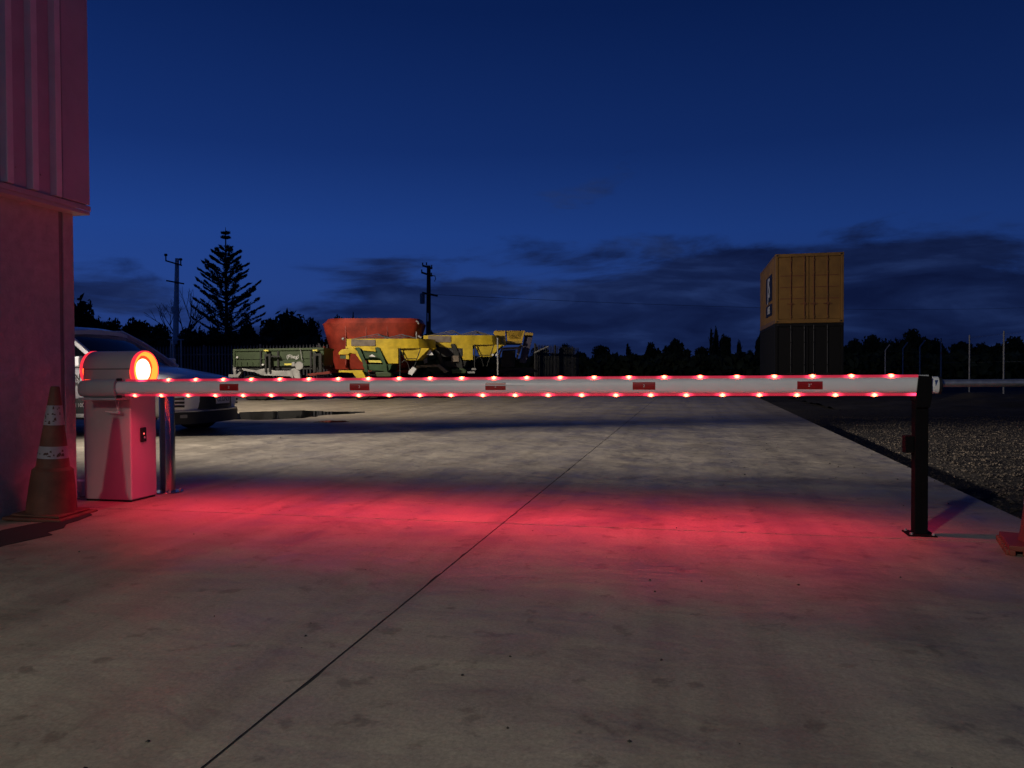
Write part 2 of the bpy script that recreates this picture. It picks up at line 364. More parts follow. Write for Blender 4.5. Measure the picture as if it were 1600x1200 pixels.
def mz(x, y):
    h = .50*math.exp(-((x-11)/4.5)**2-((y-23)/3.2)**2) + .4*math.exp(-((x-19)/4)**2-((y-21)/3)**2)
    h *= 1 + .8*mn.noise((x*.8, y*.8, 1))
    return -.10 + max(0, h)*.8 + .06*mn.noise((x*1.7, y*1.7, 5))
bumpy('dirt_mound', 4.0, 30, 17.6, 30, 90, 50, mz, 'dirt')

# loose gravel
def stones(n, name, mk, fn, smin, smax, label=None):
    base = np.array([(1,0,0),(-1,0,0),(0,1,0),(0,-1,0),(0,0,1),(0,0,-1)], float)
    fc = np.array([(0,2,4),(2,1,4),(1,3,4),(3,0,4),(2,0,5),(1,2,5),(3,1,5),(0,3,5)])
    V = []; F = []
    for k in range(n):
        x, y = fn(); s = smin + (smax-smin)*rng.random()**3
        q = base*s*(.6+.7*rng.random((6,1)))*np.array([1, .8, .62]); a = rng.random()*6.28
        c, d = math.cos(a), math.sin(a); rot = np.array([[c,-d,0],[d,c,0],[0,0,1]])
        z = gz(x, y) if mk == 'stone' and x > XE(y) else .0
        if mk == 'stone' and x < XE(y) and rng.random() < .8: continue
        V.append(q@rot.T + np.array([x, y, z + s*.25])); F.append(fc + 6*len(F))
    me = bpy.data.meshes.new(name); me.from_pydata(np.concatenate(V).tolist(), [], np.concatenate(F).tolist()); me.materials.append(M[mk])
    o = bpy.data.objects.new(name, me); COL.objects.link(o); o['kind'] = 'stuff'
    if label: tag(o, label[0], label[1])
    return o
def gfn():
    while True:
        y = 2.5 + 15*rng.random()**1.15; x = XE(y) - .07 + .13*rng.random()**.5 + rng.random()*(.6+y*.62)
        return x, y
stones(70000, 'gravel', 'stone', gfn, .003, .020, ('loose brown gravel scattered on the dark verge right of the concrete', 'gravel'))
def pfn():
    y = 1.4 + 16*rng.random()**1.3; x = rng.uniform(-4.2 if y < 5 else -9, XE(y)); return x, y
stones(130, 'scattered_grit', 'pebble', pfn, .003, .011, ('dark crumbs of grit scattered over the concrete drive', 'grit'))
stones(44, 'gravel_crumbs', 'pebble', pfn, .006, .012, ('largest dark crumbs lying apart on the foreground concrete', 'crumbs'))
def pfn2():
    y = 7 + 5*rng.random(); x = rng.uniform(.2, XE(y)); return x, y
stones(90, 'soil_crumbs', 'pebble', pfn2, .005, .014, ('dark soil crumbs on the concrete beside the gravel edge', 'soil crumbs'))

# puddles
def puddle(c, rx, ry, seed, label):
    pts = []
    for i in range(72):
        t = 2*math.pi*i/72; k = 1 + .5*mn.noise((math.cos(t)*1.6+seed, math.sin(t)*1.6, seed)) + .2*mn.noise((math.cos(t)*5, math.sin(t)*5, seed))
        pts.append((c[0]+rx*k*math.cos(t), c[1]+ry*k*math.sin(t)))
    o = MB().prismz(pts, .001, .0045).build('puddle', 'puddle'); tag(o, label, 'puddle', kind='structure')
puddle(W(448, 16.9), 1.45, 1.5, 3.0, 'long puddle')
puddle(W(516, 14.4), .28, .28, 8.0, 'small puddle')

mp_ = [G(*p).xy[:] for p in ((-30,838),(0,826),(40,818),(80,812),(120,806),(137,800),(141,803),(118,812),(100,817),(96,823),(70,830),(78,834),(50,840),(0,851),(-30,860))]
tag(MB().prismz(mp_, .0008, .0035).build('dark_patch', 'joint'), kind='structure')  # thin flat dark sheet on the slab beside the left cone
# ------------------------------------------------------------------ building at the left
bx = -4.31; bc = -4.215; by0 = -9.0; by1 = 4.85; LZ = 2.135
B = thing('warehouse', (bx, by1, 0), 0, 'tall warehouse corner at the left edge, ribbed steel cladding above a rough concrete wall', 'building')
o_ = (bx, by1, 0)
MB(o_).box(-16, bx, by0, 4.715, -.05, LZ+.02).build('wall', 'wallc', B)
MB(o_).box(bx-.30, bx-.006, 4.715, 4.752, -.05, LZ+.02).build('panel_joint', 'wallj', B)
MB(o_).box(-16, bx+.003, 4.752, by1, -.05, LZ+.02).build('corner_column', 'wallc', B, bevel=.006)
MB(o_).box(-16.05, bc, by0, by1+.02, LZ+.03, 7.6).build('cladding', 'clad', B)
MB(o_).box(-16.1, bc+.012, by0, by1+.045, LZ-.022, LZ+.004)  .box(bc+.0125, bc+.020, by0, by1+.045, LZ+.004, LZ+.042).build('ledge_flashing', 'flash', B, bevel=.003)
MB(o_).box(bc+.001, bc+.022, 4.635, by1+.035, LZ+.05, 7.6).build('corner_flashing', 'clad', B, bevel=.004)
ribm = MB().prismz([(0,-.042), (.036,-.024), (.036,.024), (0,.042)], 0, 7.6-LZ-.05)
rib0 = None; scr0 = None
for k in range(64):
    y = 4.585 - .2*k
    if y < by0+.1: break
    if rib0 is None:
        rib0 = ribm.build('rib', 'rib', B); rib0.location = (bc-bx+.001, y-by1, LZ+.05)
        scr0 = MB().tube((0,0,0), (.008,0,0), .007, n=8).build('screw', 'flash', B); scr0.location = (bc-bx+.001, y-by1+.075, LZ+.17)
    else:
        part(rib0, B, (bc-bx+.001, y-by1, LZ+.05)); part(scr0, B, (bc-bx+.001, y-by1+.075, LZ+.17))
MB(o_).box(-16.3, bc+.25, by0-.2, by1+.25, 7.602, 7.75).build('roof', 'flash', B)

# floodlight on the wall behind the photographer, and the yard mast behind the building
def flood(name, lamp, target, label, mast):
    d = (Vector(target)-lamp).normalized(); t = thing(name, (lamp.x, lamp.y, 0) if mast else tuple(lamp), 0, label, 'floodlight')
    o_ = (lamp.x, lamp.y, 0) if mast else lamp
    u = d.cross(Vector((0,0,1))).normalized(); v = u.cross(d)
    def bx_(c, a, b, e):
        return [c+u*i*a+v*j*b+d*k*e for k in (-1, 1) for i, j in ((-1,-1),(1,-1),(1,1),(-1,1))]
    F6 = [(3,2,1,0),(4,5,6,7),(0,1,5,4),(1,2,6,5),(2,3,7,6),(3,0,4,7)]
    MB(o_).add(bx_(lamp-d*.16, .17, .12, .03), F6).build('housing', 'lampoff', t, bevel=.01)
    MB(o_).add(bx_(lamp-d*.126, .15, .10, .003), F6).build('lens', 'floodface', t)
    if mast:
        MB(o_).tube((lamp.x-d.x*.3, lamp.y-d.y*.3, -.1), (lamp.x-d.x*.3, lamp.y-d.y*.3, lamp.z+.1), .05, .04, 12).build('mast', 'galv', t, 40)
        MB(o_).tube(lamp-d*.2, (lamp.x-d.x*.3, lamp.y-d.y*.3, lamp.z), .02).build('bracket', 'galv', t)
    else:
        MB(o_).tube(lamp-d*.2, (bc, lamp.y, lamp.z), .015).build('bracket', 'galv', t)
flood('yard_floodlight', YARD_LAMP, (-1.1, 9.75, 0.0), 'low mast floodlight shining across the yard from behind the warehouse', True)
flood('yard_floodlight', MACH_LAMP, (-7.0, 22.0, .5), 'taller mast floodlight beside the parked farm machines', True)
flood('wall_floodlight', WALL_LAMP, (0.4, -0.4, 0), 'wall floodlight on the cladding behind the viewpoint', False)

# ================================================================== BARRIER
cx0, cx1, cy0, cy1 = -4.335, -3.93, 4.95, 5.235
root = (-4.13, 5.09, 0)
BAR = thing('boom_barrier', root, 0, 'lowered boom barrier with round red lamp and white arm edged with red lights', 'barrier')
MB(root).box(cx0, cx1, cy0, cy1, .012, .905).build('cabinet', 'cab', BAR, bevel=.010, seg=3)
MB(root).box(cx0+.01, cx1-.01, cy0+.01, cy1-.01, -.002, .012).build('plinth', 'black', BAR)
# head: horizontal round housing on top of the cabinet
HC = Vector((0, 5.0925, .978)); HR = .1425
def head(x0, x1, a0, a1, r, name, m):
    n = 40; pts = [(HC.y + r*math.cos(a0+(a1-a0)*i/n), HC.z + r*math.sin(a0+(a1-a0)*i/n)) for i in range(n+1)]
    return MB(root).rings([[(x, p[0], p[1]) for p in pts] for x in (x0, x1)]).build(name, m, BAR, 30)
head(cx0, cx1, R(4), R(176), HR, 'head_cover', 'cab')
MB(root).prism([(cx0+.004, .906), (cx1-.004, .906), (cx1-.004, HC.z+.004), (cx0+.004, HC.z+.004)], cy0+.002, cy1-.002).build('head_base', 'cab', BAR)
MB(root).box(cx0+.006, cx1-.006, cy0+.0035, cy1-.0035, HC.z-.004, HC.z+.016).build('seam', 'black', BAR)
# round lamps on both ends of the head
def lamp_end(x, s):
    c = (x, HC.y, HC.z)
    l = MB(root).lathe([(HR-.001, 0), (HR+.002, s*.006), (HR+.002, s*.024), (HR-.006, s*.030), (.137, s*.030), (.136, s*.018)], c, 56, 'x', cap=False).build('lamp', 'lamprim', BAR, 35)
    MB(root).lathe([(.136, s*.012), (.132, s*.028), (.122, s*.034), (.114, s*.020), (.106, -s*.004), (.090, -s*.024)], c, 56, 'x', cap=False).build('lamp_lens', 'lampring', l, 40)
    MB(root).lathe([(.098, -s*.026), (.095, -s*.008), (.08, s*.002), (.04, s*.006), (.0005, s*.008)], c, 48, 'x', cap=False).build('lamp_core', 'lamphot', l, 60)
    l.data.materials[0] = M['lamprim']; return l
lamp_end(cx1, 1)
l2 = lamp_end(cx0, -1)
# key reader on the end face
rd = MB(root).box(cx1+.001, cx1+.016, 5.045, 5.105, .435, .545).build('key_reader', 'black', BAR, bevel=.012, seg=3)
MB(root).lathe([(.006, .016), (.006, .018), (.001, .019)], (cx1, 5.072, .498), 12, 'x').build('indicator', 'dot', rd)
MB(root).lathe([(.009, .016), (.009, .020)], (cx1, 5.080, .468), 12, 'x').build('key_slot', 'flash', rd)
# hinge: pocket clamped on the front of the cabinet
BY = 4.845; BZ0 = .848; BZ1 = .868
bz = lambda x: BZ0 + (BZ1-BZ0)*(x+4.0)/5.5
def oval(x, ry, rz, z, n=28, y=BY): return [(x, y+ry*math.copysign(abs(math.cos(t))**.8, math.cos(t)), z+rz*math.copysign(abs(math.sin(t))**.8, math.sin(t))) for t in [2*math.pi*i/n for i in range(n)]]
MB(root).rings([oval(-4.262, .010, .022, .842), oval(-4.258, .034, .047, .842), oval(-4.243, .050, .058, .842), oval(-4.20, .056, .061, .842), oval(-4.165, .057, .062, .842)]).build('pivot_cap', 'cab2', BAR, 40)
MB(root).rings([oval(-4.164, .062, .065, .843), oval(-3.935, .062, .066, .845)]).build('arm_pocket', 'cab', BAR, 35)
MB(root).box(-4.245, -3.93, 4.80, 4.948, .758, .778).build('pocket_bracket', 'cab2', BAR, bevel=.004)
MB(root).tube((-4.08, 4.90, .845), (-4.08, 4.955, .845), .05, n=24).build('pivot_shaft', 'galv', BAR, 40)
for zz in (.785, .908):
    MB(root).tube((-3.93, BY-.03, zz), (-3.895, BY-.03, zz), .010, n=10).build('arm_clip', 'black', BAR, 40)
# the arm
AX0, AX1 = -3.934, 1.452
xs = np.linspace(AX0, AX1, 40)
MB(root).rings([oval(x, .040, .047, bz(x)) for x in xs]).build('boom_arm', 'boom', BAR, 50)
LT0, LTS, NT = -3.526, .2162, 23
LB0, LBS, NBt = -3.800, .2148, 24
stt = strip_mat('upper_strip_glow', LT0-root[0], LTS); stb = strip_mat('lower_strip_glow', LB0-root[0], LBS)
def strip(sgn, x0, x1, m):
    xs = np.linspace(x0, x1, 30)
    return MB(root).rings([[(x, BY-.012, bz(x)+sgn*.043), (x, BY+.012, bz(x)+sgn*.043), (x, BY+.011, bz(x)+sgn*.058), (x, BY+.004, bz(x)+sgn*.0615), (x, BY-.004, bz(x)+sgn*.0615), (x, BY-.011, bz(x)+sgn*.058)] for x in xs]).build('light_strip', m, BAR, 30)
strip(1, AX0+.06, 1.375, stt); strip(-1, AX0+.05, 1.375, stb)
for sgn in (1, -1):
    MB(root).box(1.376, 1.43, BY-.012, BY+.012, min(sgn*.043, sgn*.060)+bz(1.4), max(sgn*.043, sgn*.060)+bz(1.4)).build('strip_end', 'cab2', BAR)
ledm = MB().rings([[(x, r*.012*math.cos(t)*1.08, r*.0085*math.sin(t)) for t in [2*math.pi*i/10 for i in range(10)]] for x, r in ((-.030,.25),(-.024,.7),(-.012,1.1),(0,1.25),(.012,1.1),(.024,.7),(.030,.25))])
led0 = None
for n_, x0, st, sg in ((NT, LT0, LTS, 1), (NBt, LB0, LBS, -1)):
    for k in range(n_):
        x = x0 + st*k; loc = (x-root[0], BY-root[1]-.001, bz(x)+sg*.0555)
        if led0 is None: led0 = ledm.build('red_light', 'led', BAR, 60); led0.location = loc
        else: part(led0, BAR, loc)
# the diodes shine away from the arm in a fairly narrow fan
for sg, x0, x1, e in ((-1, LB0, LB0+LBS*(NBt-1), 40), (1, LT0, LT0+LTS*(NT-1), 10)):
    al = bpy.data.lights.new('strip_light', 'AREA'); al.shape = 'RECTANGLE'; al.size = x1-x0; al.size_y = .016; al.energy = e; al.color = (1.0, .034, .092); al.spread = R(134)
    ao = bpy.data.objects.new('strip_light', al); COL.objects.link(ao); ao.parent = BAR
    ao.location = ((x0+x1)/2-root[0], BY-root[1], bz((x0+x1)/2)+sg*.070); ao.rotation_euler = (0 if sg < 0 else R(180), math.atan2(-(BZ1-BZ0), 5.5)*(1 if sg < 0 else -1), 0)
# red reflectors on the arm, each with a small white figure
def px2x(px, y=BY):
    t = math.atan((px-800)/FPX) - YAW; return y*math.tan(t)
for a, b in ((348,377),(550,580.5),(760.5,792),(989,1024),(1244,1283.5)):
    xa, xb = px2x(a), px2x(b); zc = bz((xa+xb)/2) + .002
    s_ = MB(root)
    n = 6; rr = .0435
    pts = [(BY-.0405*math.cos(t)**.8, zc+.047*math.copysign(abs(math.sin(t))**.8, math.sin(t))) for t in [R(-25)+R(50)*i/n for i in range(n+1)]]
    ins = [(p[0]+.004, p[1]) for p in pts][::-1]
    s_.rings([[(x, p[0]-.0008, p[1]) for p in pts+ins] for x in (xa, xb)])
    so = s_.build('reflector', 'sticker', BAR)
    if a == 760.5:
        MB(root).box(xa-.001, xb+.12, BY-.0450, BY-.0435, zc+.004, zc+.009).build('white_stripe', 'white', so)
    text('figure', '2°' if a == 1244 else '2', .024, ((xa+xb)/2-root[0], BY-.0425-root[1], zc), (R(90), 0, 0), 'white', so, .0012)
# tip of the arm
MB(root).rings([oval(1.452, .043, .050, bz(1.45)), oval(1.478, .043, .050, bz(1.45))]).build('arm_tip', 'white', BAR, 40)
MB(root).prism([(1.4535, bz(1.45)+.03), (1.470, bz(1.45)+.03), (1.458, bz(1.45)-.004)], BY-.0455, BY-.0425).build('tip_chevron', mat('chevron_blue', (.03,.06,.20), .5, var=.05), BAR)
MB(root).rings([oval(1.4782, .046, .053, bz(1.45)), oval(1.492, .046, .053, bz(1.45)), oval(1.498, .036, .042, bz(1.45))]).build('end_cap', 'black', BAR, 40)

# hanging tie with a little plastic clip, looped over the pocket
K = thing('hanging_clip', (-4.026, 4.915, .72), 0, 'small pale plastic clip hanging on a looped thread below the barrier pivot', 'clip')
kx = lambda px: (px-180)/FPX*5.5; kz = lambda py: ZP(py, 5.5)-.72
yy = 0.0
MB().path([(kx(176), yy+.01, kz(617)), (kx(181), yy, kz(630)), (kx(184), yy, kz(641))], .0024).path([(kx(187), yy+.01, kz(617)), (kx(184.5), yy, kz(630)), (kx(184), yy, kz(641))], .0024).build('thread', 'white', K)
MB().tube((kx(163), yy-.012, kz(642)), (kx(176), yy-.012, kz(643.5)), .003, .007, n=8).tube((kx(176), yy-.012, kz(643.5)), (kx(187), yy-.012, kz(643.5)), .007, .007, n=8).tube((kx(185), yy-.012, kz(643)), (kx(189), yy-.012, kz(643)), .013, .011, n=10).build('clip_body', 'white', K, 40)

# support post under the arm tip
px_, py_ = 1.388, 4.79
P = thing('support_post', (px_, 4.845, 0), 0, 'square black steel post carrying the free end of the boom arm', 'post')
MB().box(-.036, .036, -.036, .036, .008, .775).build('post_body', 'postm', P, bevel=.004)
MB().box(-.075, .075, -.075, .075, .0, .008).build('base_plate', 'postm', P, bevel=.002)
MB().prism([(-.037,.74),(.037,.74),(.047,.80),(.047,.918),(-.024,.924),(-.037,.80)], -.060, -.048).box(-.037,.047,-.048,.06,.775,.797).box(-.03,.04,.052,.062,.797,.90).build('fork', 'postm', P, bevel=.004)
for sx in (-1, 1):
    for sy in (-1, 1): MB().tube((sx*.058, sy*.058, .008), (sx*.058, sy*.058, .020), .008, n=6).build('bolt', 'galvd', P)
MB().box(-.088, -.037, -.03, .03, .475, .575).build('photocell', 'postm', P, bevel=.006)

# galvanised rail beyond the arm tip
Rl = thing('pipe_rail', (3.45, 4.86, 0), 0, 'horizontal galvanised pipe rail running off to the right of the boom tip', 'rail')
o_ = (3.45, 4.86, 0)
MB(o_).tube((1.515, 4.90, .877), (3.45, 4.90, .889), .0225, n=20).build('pipe', 'galv', Rl, 40)
MB(o_).tube((3.45, 4.90, -.12), (3.45, 4.90, .93), .03, n=16).build('upright', 'galv', Rl, 40)

# stainless bollard
bp_ = G(260, 767)
Bo = thing('steel_bollard', bp_, 0, 'polished stainless steel bollard on a round flange behind the barrier cabinet', 'bollard')
MB().lathe([(.058, .006), (.058, .835), (.054, .848), (.03, .856), (.001, .858)], n=40).build('tube', 'steel', Bo, 30)
MB().lathe([(.115, 0), (.115, .005), (.112, .009), (.06, .010)], n=40).build('flange', 'steel', Bo, 30)
for i in range(4):
    a = R(45+90*i); MB().tube((.09*math.cos(a), .09*math.sin(a), .009), (.09*math.cos(a), .09*math.sin(a), .022), .009, n=6).build('bolt', 'galvd', Bo)

# ------------------------------------------------------------------ cones
def cone(name, loc, rz, lean, label, old):
    t = thing(name, loc, rz, label, 'traffic cone', 'traffic cones')
    m1 = 'oldorange' if old else 'orange'
    t.rotation_euler = (lean[0], lean[1], rz)
    if old:
        H = .87
        prof = [(.150, .030), (.146, .10), (.132, .24), (.122, .315), (.100, .335), (.028, H-.01), (.024, H)]
        r_at = lambda z: .100 + (.028-.100)*(z-.335)/(H-.345)
        MB().lathe(prof, n=40).build('cone_body', m1, t, 35)
        # sagging square base
        s = .20; ps = [(s*(1+.04*math.sin(3*k)), 0) for k in range(1)]
        MB().box(-s, s, -s, s, 0, .022).box(-.165, .165, -.165, .165, .0221, .038).build('base', m1, t, bevel=.008)
        bands = ((.395, .475), (.615, .745))
    else:
        H = .90
        prof = [(.135, .045), (.125, .075), (.118, .12), (.03, H-.02), (.026, H)]
        r_at = lambda z: .118 + (.03-.118)*(z-.12)/(H-.14)
        MB().lathe(prof, n=40).build('cone_body', m1, t, 35)
        mb = MB().box(-.195, .195, -.195, .195, .022, .050)
        for i in range(7):
            q = -.18+.06*i
            for sgn in (-1, 1):
                mb.box(q-.014, q+.014, sgn*.1955-.014, sgn*.1955+.014, 0, .030); mb.box(sgn*.1955-.014, sgn*.1955+.014, q-.0139, q+.0139, 0, .0298)
        mb.build('base', m1, t, bevel=.004)
        bands = ((.24, .33),(.50, .62))
    for a, b in bands:
        bo = MB().lathe([(r_at(a)+.002, a), (r_at(b)+.002, b)], n=40, cap=False).build('reflective_band', 'reflect', t, 60)
        if old:
            mb = MB(); 
            for k in range(16):
                th = rng.uniform(-2.6, -.4); z = rng.uniform(a+.008, b-.02); hh = rng.uniform(.006, .022); dw = rng.uniform(.08, .30); sk = rng.uniform(-.012, .012)
                r = r_at(z)+.0028; r2 = r_at(z+hh)+.0028
                mb.add([(r*math.cos(th), r*math.sin(th), z), (r*math.cos(th+dw), r*math.sin(th+dw), z+sk*.5), (r2*math.cos(th+dw*.8), r2*math.sin(th+dw*.8), z+hh), (r2*math.cos(th+dw*.2), r2*math.sin(th+dw*.2), z+hh+sk*.4)], [(0,1,2,3)])
            so = mb.build('scuff', 'scuff', bo); so['kind'] = 'stuff'
    return t
cone('traffic_cone', (-4.085, 4.37, 0), R(8), (0, R(2.6)), 'tall faded scuffed traffic cone against the warehouse corner', True)
cone('traffic_cone', (1.918, 4.53, 0), R(-14), (0, 0), 'bright orange traffic cone with lugged base cut by the right edge', False)

# low white kerb piece with plastic scrap between wall and cabinet
kp = W(121, 5.95)
Kb = thing('white_block', kp, 0, 'low white concrete block on the ground between wall corner and barrier cabinet', 'block')
MB().box(-.10, .05, -.03, .06, 0, .12).build('block_body', 'white', Kb, bevel=.008)
MB().prism([(-.08,.0), (.045,.0), (.05,.045), (.01,.07), (-.02,.052), (-.07,.068)], -.07, -.045).build('torn_wrapper', 'tag', Kb)

# ================================================================== CAR
CX, CYn = -7.06, 9.92            # nose, near side
wd = 1.85
CAR = thing('parked_car', (CX-2.6, CYn+wd/2, 0), 0, 'white parked car with dark glass and door lettering, nose pointing right behind the barrier', 'car')
c_o = (CX-2.6, CYn+wd/2, 0)
yc = CYn+wd/2
def sec(s, w, zb, zs, zt):
    x = CX - s; h = [(0, zb), (w*.86, zb), (w*.97, zb+.10), (w, (zb+zs)/2), (w*.995, zs-.12), (w*.955, zs-.03), (w*.86, zs+.015), (w*.55, zs+(zt-zs)*.75), (0, zt)]
    return [(x, yc+a, b) for a, b in h] + [(x, yc-a, b) for a, b in h[-2:0:-1]]
st = [(0.0,.50,.40,.74,.77), (.05,.66,.34,.80,.83), (.16,.80,.28,.84,.88), (.38,.885,.25,.885,.935), (.8,.92,.24,.95,1.01), (1.25,.925,.24,1.01,1.085), (1.5,.925,.24,1.03,1.10),
      (2.5,.925,.24,1.04,1.08), (3.8,.925,.24,1.06,1.09), (4.7,.90,.28,1.06,1.08), (4.95,.82,.34,1.02,1.04)]
body = MB(c_o).rings([sec(*q) for q in st]).build('body', 'carw', CAR, 40)
ss = body.modifiers.new('sub', 'SUBSURF'); ss.levels = 1; ss.render_levels = 2
# glasshouse
def ring_h(z, x0, x1, w, r=.12):
    return [(x1, yc-w, z), (x0-r, yc-w, z), (x0, yc-w+r*1.6, z), (x0+.03, yc, z), (x0, yc+w-r*1.6, z), (x0-r, yc+w, z), (x1, yc+w, z)]
MB(c_o).rings([ring_h(1.03, CX-1.28, CX-4.75, .86), ring_h(1.42, CX-1.86, CX-4.5, .77), ring_h(1.60, CX-2.20, CX-4.3, .69)]).build('windows', 'glass', CAR, 30)
roof = [[(x, yc+a*w, z-.06*abs(a)**3) for a in np.linspace(-1, 1, 9)] + [(x, yc+a*w, z-.075-.03*abs(a)**3) for a in np.linspace(1, -1, 9)] for x, w, z in
        ((CX-2.10, .64, 1.635), (CX-2.28, .685, 1.675), (CX-2.8, .70, 1.715), (CX-3.5, .70, 1.72), (CX-4.2, .69, 1.69), (CX-4.42, .67, 1.64))]
MB(c_o).rings(roof).build('roof', 'carw', CAR, 50)
for sg in (-1, 1):
    MB(c_o).bar((CX-1.30, yc+sg*.865, 1.03), (CX-1.90, yc+sg*.775, 1.43), .075, .06).bar((CX-1.90, yc+sg*.775, 1.43), (CX-2.28, yc+sg*.695, 1.635), .075, .06).build('pillar', 'carw', CAR, bevel=.012)
    MB(c_o).bar((CX-2.28, yc+sg*.70, 1.63), (CX-4.3, yc+sg*.70, 1.62), .06, .06).build('roof_rail', 'carw', CAR, bevel=.012)
    MB(c_o).bar((CX-2.95, yc+sg*.868, 1.05), (CX-2.98, yc+sg*.705, 1.60), .09, .05).build('pillar', 'black', CAR)
    yb = yc+sg*.927
    MB(c_o).box(CX-4.9, CX-.55, min(yb, yb+sg*.012), max(yb, yb+sg*.012), .245, .56).build('side_cladding', 'black', CAR, bevel=.004)
    MB(c_o).box(CX-3.9, CX-1.45, min(yb+sg*.013, yb+sg*.09), max(yb+sg*.013, yb+sg*.09), .275, .335).build('side_step', 'galvd', CAR, bevel=.01)
    MB(c_o).box(CX-1.62, CX-1.50, min(yb, yb+sg*.19), max(yb, yb+sg*.19), 1.03, 1.19).build('mirror', 'carw', CAR, bevel=.03, seg=3)
for x in (CX-.92, CX-3.95):
    for sg in (-1, 1):
        y0 = yc+sg*.73
        w_ = MB(c_o).lathe([(.24, -.10), (.33, -.115), (.365, -.08), (.372, 0), (.365, .08), (.33, .115), (.24, .10)], (x, y0, .372), 32, 'y').build('wheel', 'rubber', CAR, 40)
        MB(c_o).lathe([(.235, -.104), (.22, -.06), (.10, -.095), (.03, -.105)] if sg < 0 else [(.235, .104), (.22, .06), (.10, .095), (.03, .105)], (x, y0, .372), 20, 'y').build('rim', 'galv', w_, 30)
        MB(c_o).lathe([(.43, 0), (.43, .012)] , (x, yc+sg*.926 - (.012 if sg < 0 else 0), .40), 32, 'y').build('wheel_arch', 'black', CAR)
# nose: dark grille, number plate, chrome line, low dark bumper
def nose(s0, s1, z0, z1, w, name, m, out=.0):
    pts = [(CX-.20, -w), (CX-.03+out, -w*.72), (CX+.035+out, -w*.35), (CX+.05+out, 0), (CX+.035+out, w*.35), (CX-.03+out, w*.72), (CX-.20, w)]
    ins = [(x-.10, y*.97) for x, y in pts][::-1]
    return MB(c_o).rings([[(x, yc+y, z) for x, y in pts+ins] for z in (z0, z1)]).build(name, m, CAR, 50)
nose(0, 0, .385, .655, .60, 'grille', 'black', .015)
for k in range(4): nose(0, 0, .425+.055*k, .437+.055*k, .55, 'grille_bar', 'dark', .024)
nose(0, 0, .350, .372, .80, 'bumper_trim', 'chrome', .030)
nose(0, 0, .17, .349, .84, 'bumper', 'black', .020)
pl = MB(c_o).box(CX+.068, CX+.076, yc-.12, yc+.24, .455, .585).build('number_plate', 'white', CAR, bevel=.002)
text('plate_text', 'GLGN3', .105, (CX+.0775-c_o[0], .06, .52), (R(90), 0, R(90)), 'logo', pl, .0008, sx=.95)
for sg in (-1, 1):
    MB(c_o).bar((CX-.02, yc+sg*.55, .71), (CX-.24, yc+sg*.80, .76), .10, .06).build('headlight', 'glass', CAR, bevel=.015)
    for k in range(3): MB(c_o).bar((CX-.075, yc+sg*.70, .44+.055*k), (CX-.20, yc+sg*.80, .44+.055*k), .03, .02).build('vent_slot', 'black', CAR)
    MB(c_o).bar((CX-.06, yc+sg*.66, .29), (CX-.16, yc+sg*.76, .29), .05, .03).build('fog_lamp', 'galvd', CAR, bevel=.006)
MB(c_o).box(CX-1.497, CX-1.488, yc+.16, yc+.40, 1.185, 1.235).build('windscreen_label', 'tag', CAR)
# door lettering (only its end shows past the wall)
yd = CYn - .004
def dx(px, y): t = math.atan((px-800)/FPX) - YAW; return y*math.tan(t)
xr = dx(127, CYn)
text('door_lettering', 'WESTERN', .155, (xr-c_o[0], yd-.012-c_o[1], ZP(587, 11.4)), (R(90), 0, 0), 'logo', CAR, .002, align='RIGHT')
text('door_lettering', 'SUPPLIES', .075, (xr-c_o[0], yd-.012-c_o[1], ZP(597.5, 11.4)), (R(90), 0, 0), 'logo', CAR, .002, align='RIGHT')
text('phone_number', '07 883 1100', .085, (dx(133, CYn)-c_o[0], CYn-.022-c_o[1], ZP(631, 11.4)), (R(90), 0, 0), 'white', CAR, .002, align='RIGHT')

# ================================================================== FARM MACHINES
class Lc:   # local frame facing the viewpoint: x right, y away, z up; sizes from a real distance
    def __init__(s, px0, D): s.p, s.D, s.k = px0, D, D/FPX
    def X(s, px): return (px-s.p)*s.k
    def Z(s, py): return CH + (HOR-py)*s.k
    def P(s, px, py, y=0): return (s.X(px), y, s.Z(py))
    def poly(s, pts): return [(s.X(a), s.Z(b)) for a, b in pts]
def wheel(parent, c, r, w):
    t = MB().lathe([(r*.55, -w/2), (r*.92, -w/2), (r, -w*.35), (r, w*.35), (r*.92, w/2), (r*.55, w/2)], c, 28, 'y').build('tyre', 'rubber', parent, 40)
    MB().lathe([(r*.54, -w*.46), (r*.5, -w*.2), (r*.18, -w*.3), (.02, -w*.3)], c, 20, 'y').build('rim', 'galvd', t, 40)
    return t
# green side-spreading wagon
D = 24.7; l = Lc(435, D)
T = thing('green_wagon', W(435, D), YAW, 'low dark green farm wagon on a zinc chassis, left of the red mixer tub', 'farm wagon')
dp = 1.3
MB().prism(l.poly([(366,546),(506,543.5),(506,570),(368,571)]), -.0, dp).build('tray', 'olive', T, bevel=.01)
MB().prism(l.poly([(365,543.8),(507,541.8),(507,545.4),(365,547.4)]), -.05, dp+.05).build('top_rail', 'olive', T, bevel=.01)
MB().prism(l.poly([(368,557.6),(506,556.4),(506,558.6),(368,559.6)]), -.035, -.001).build('side_rail', 'olive', T)
for px in (367, 408.5, 435.5, 486.5): MB().prism(l.poly([(px-1.2,547),(px+1.2,547),(px+1.2,572),(px-1.2,572)]), -.07, -.001).build('stanchion', 'olive' if px in (367,) else 'dark', T)
for px in (371, 377.5, 386.5, 395, 404.5): MB().prism(l.poly([(px-.6,564),(px+.6,564),(px+.6,571),(px-.6,571)]), -.04, -.001).build('rib', 'olive', T)
MB().prism(l.poly([(417,552),(426,551),(426,580),(423,580),(423,555),(419.5,555),(419.5,580),(417,580)]), -.22, -.08).build('side_door_frame', 'dark', T)
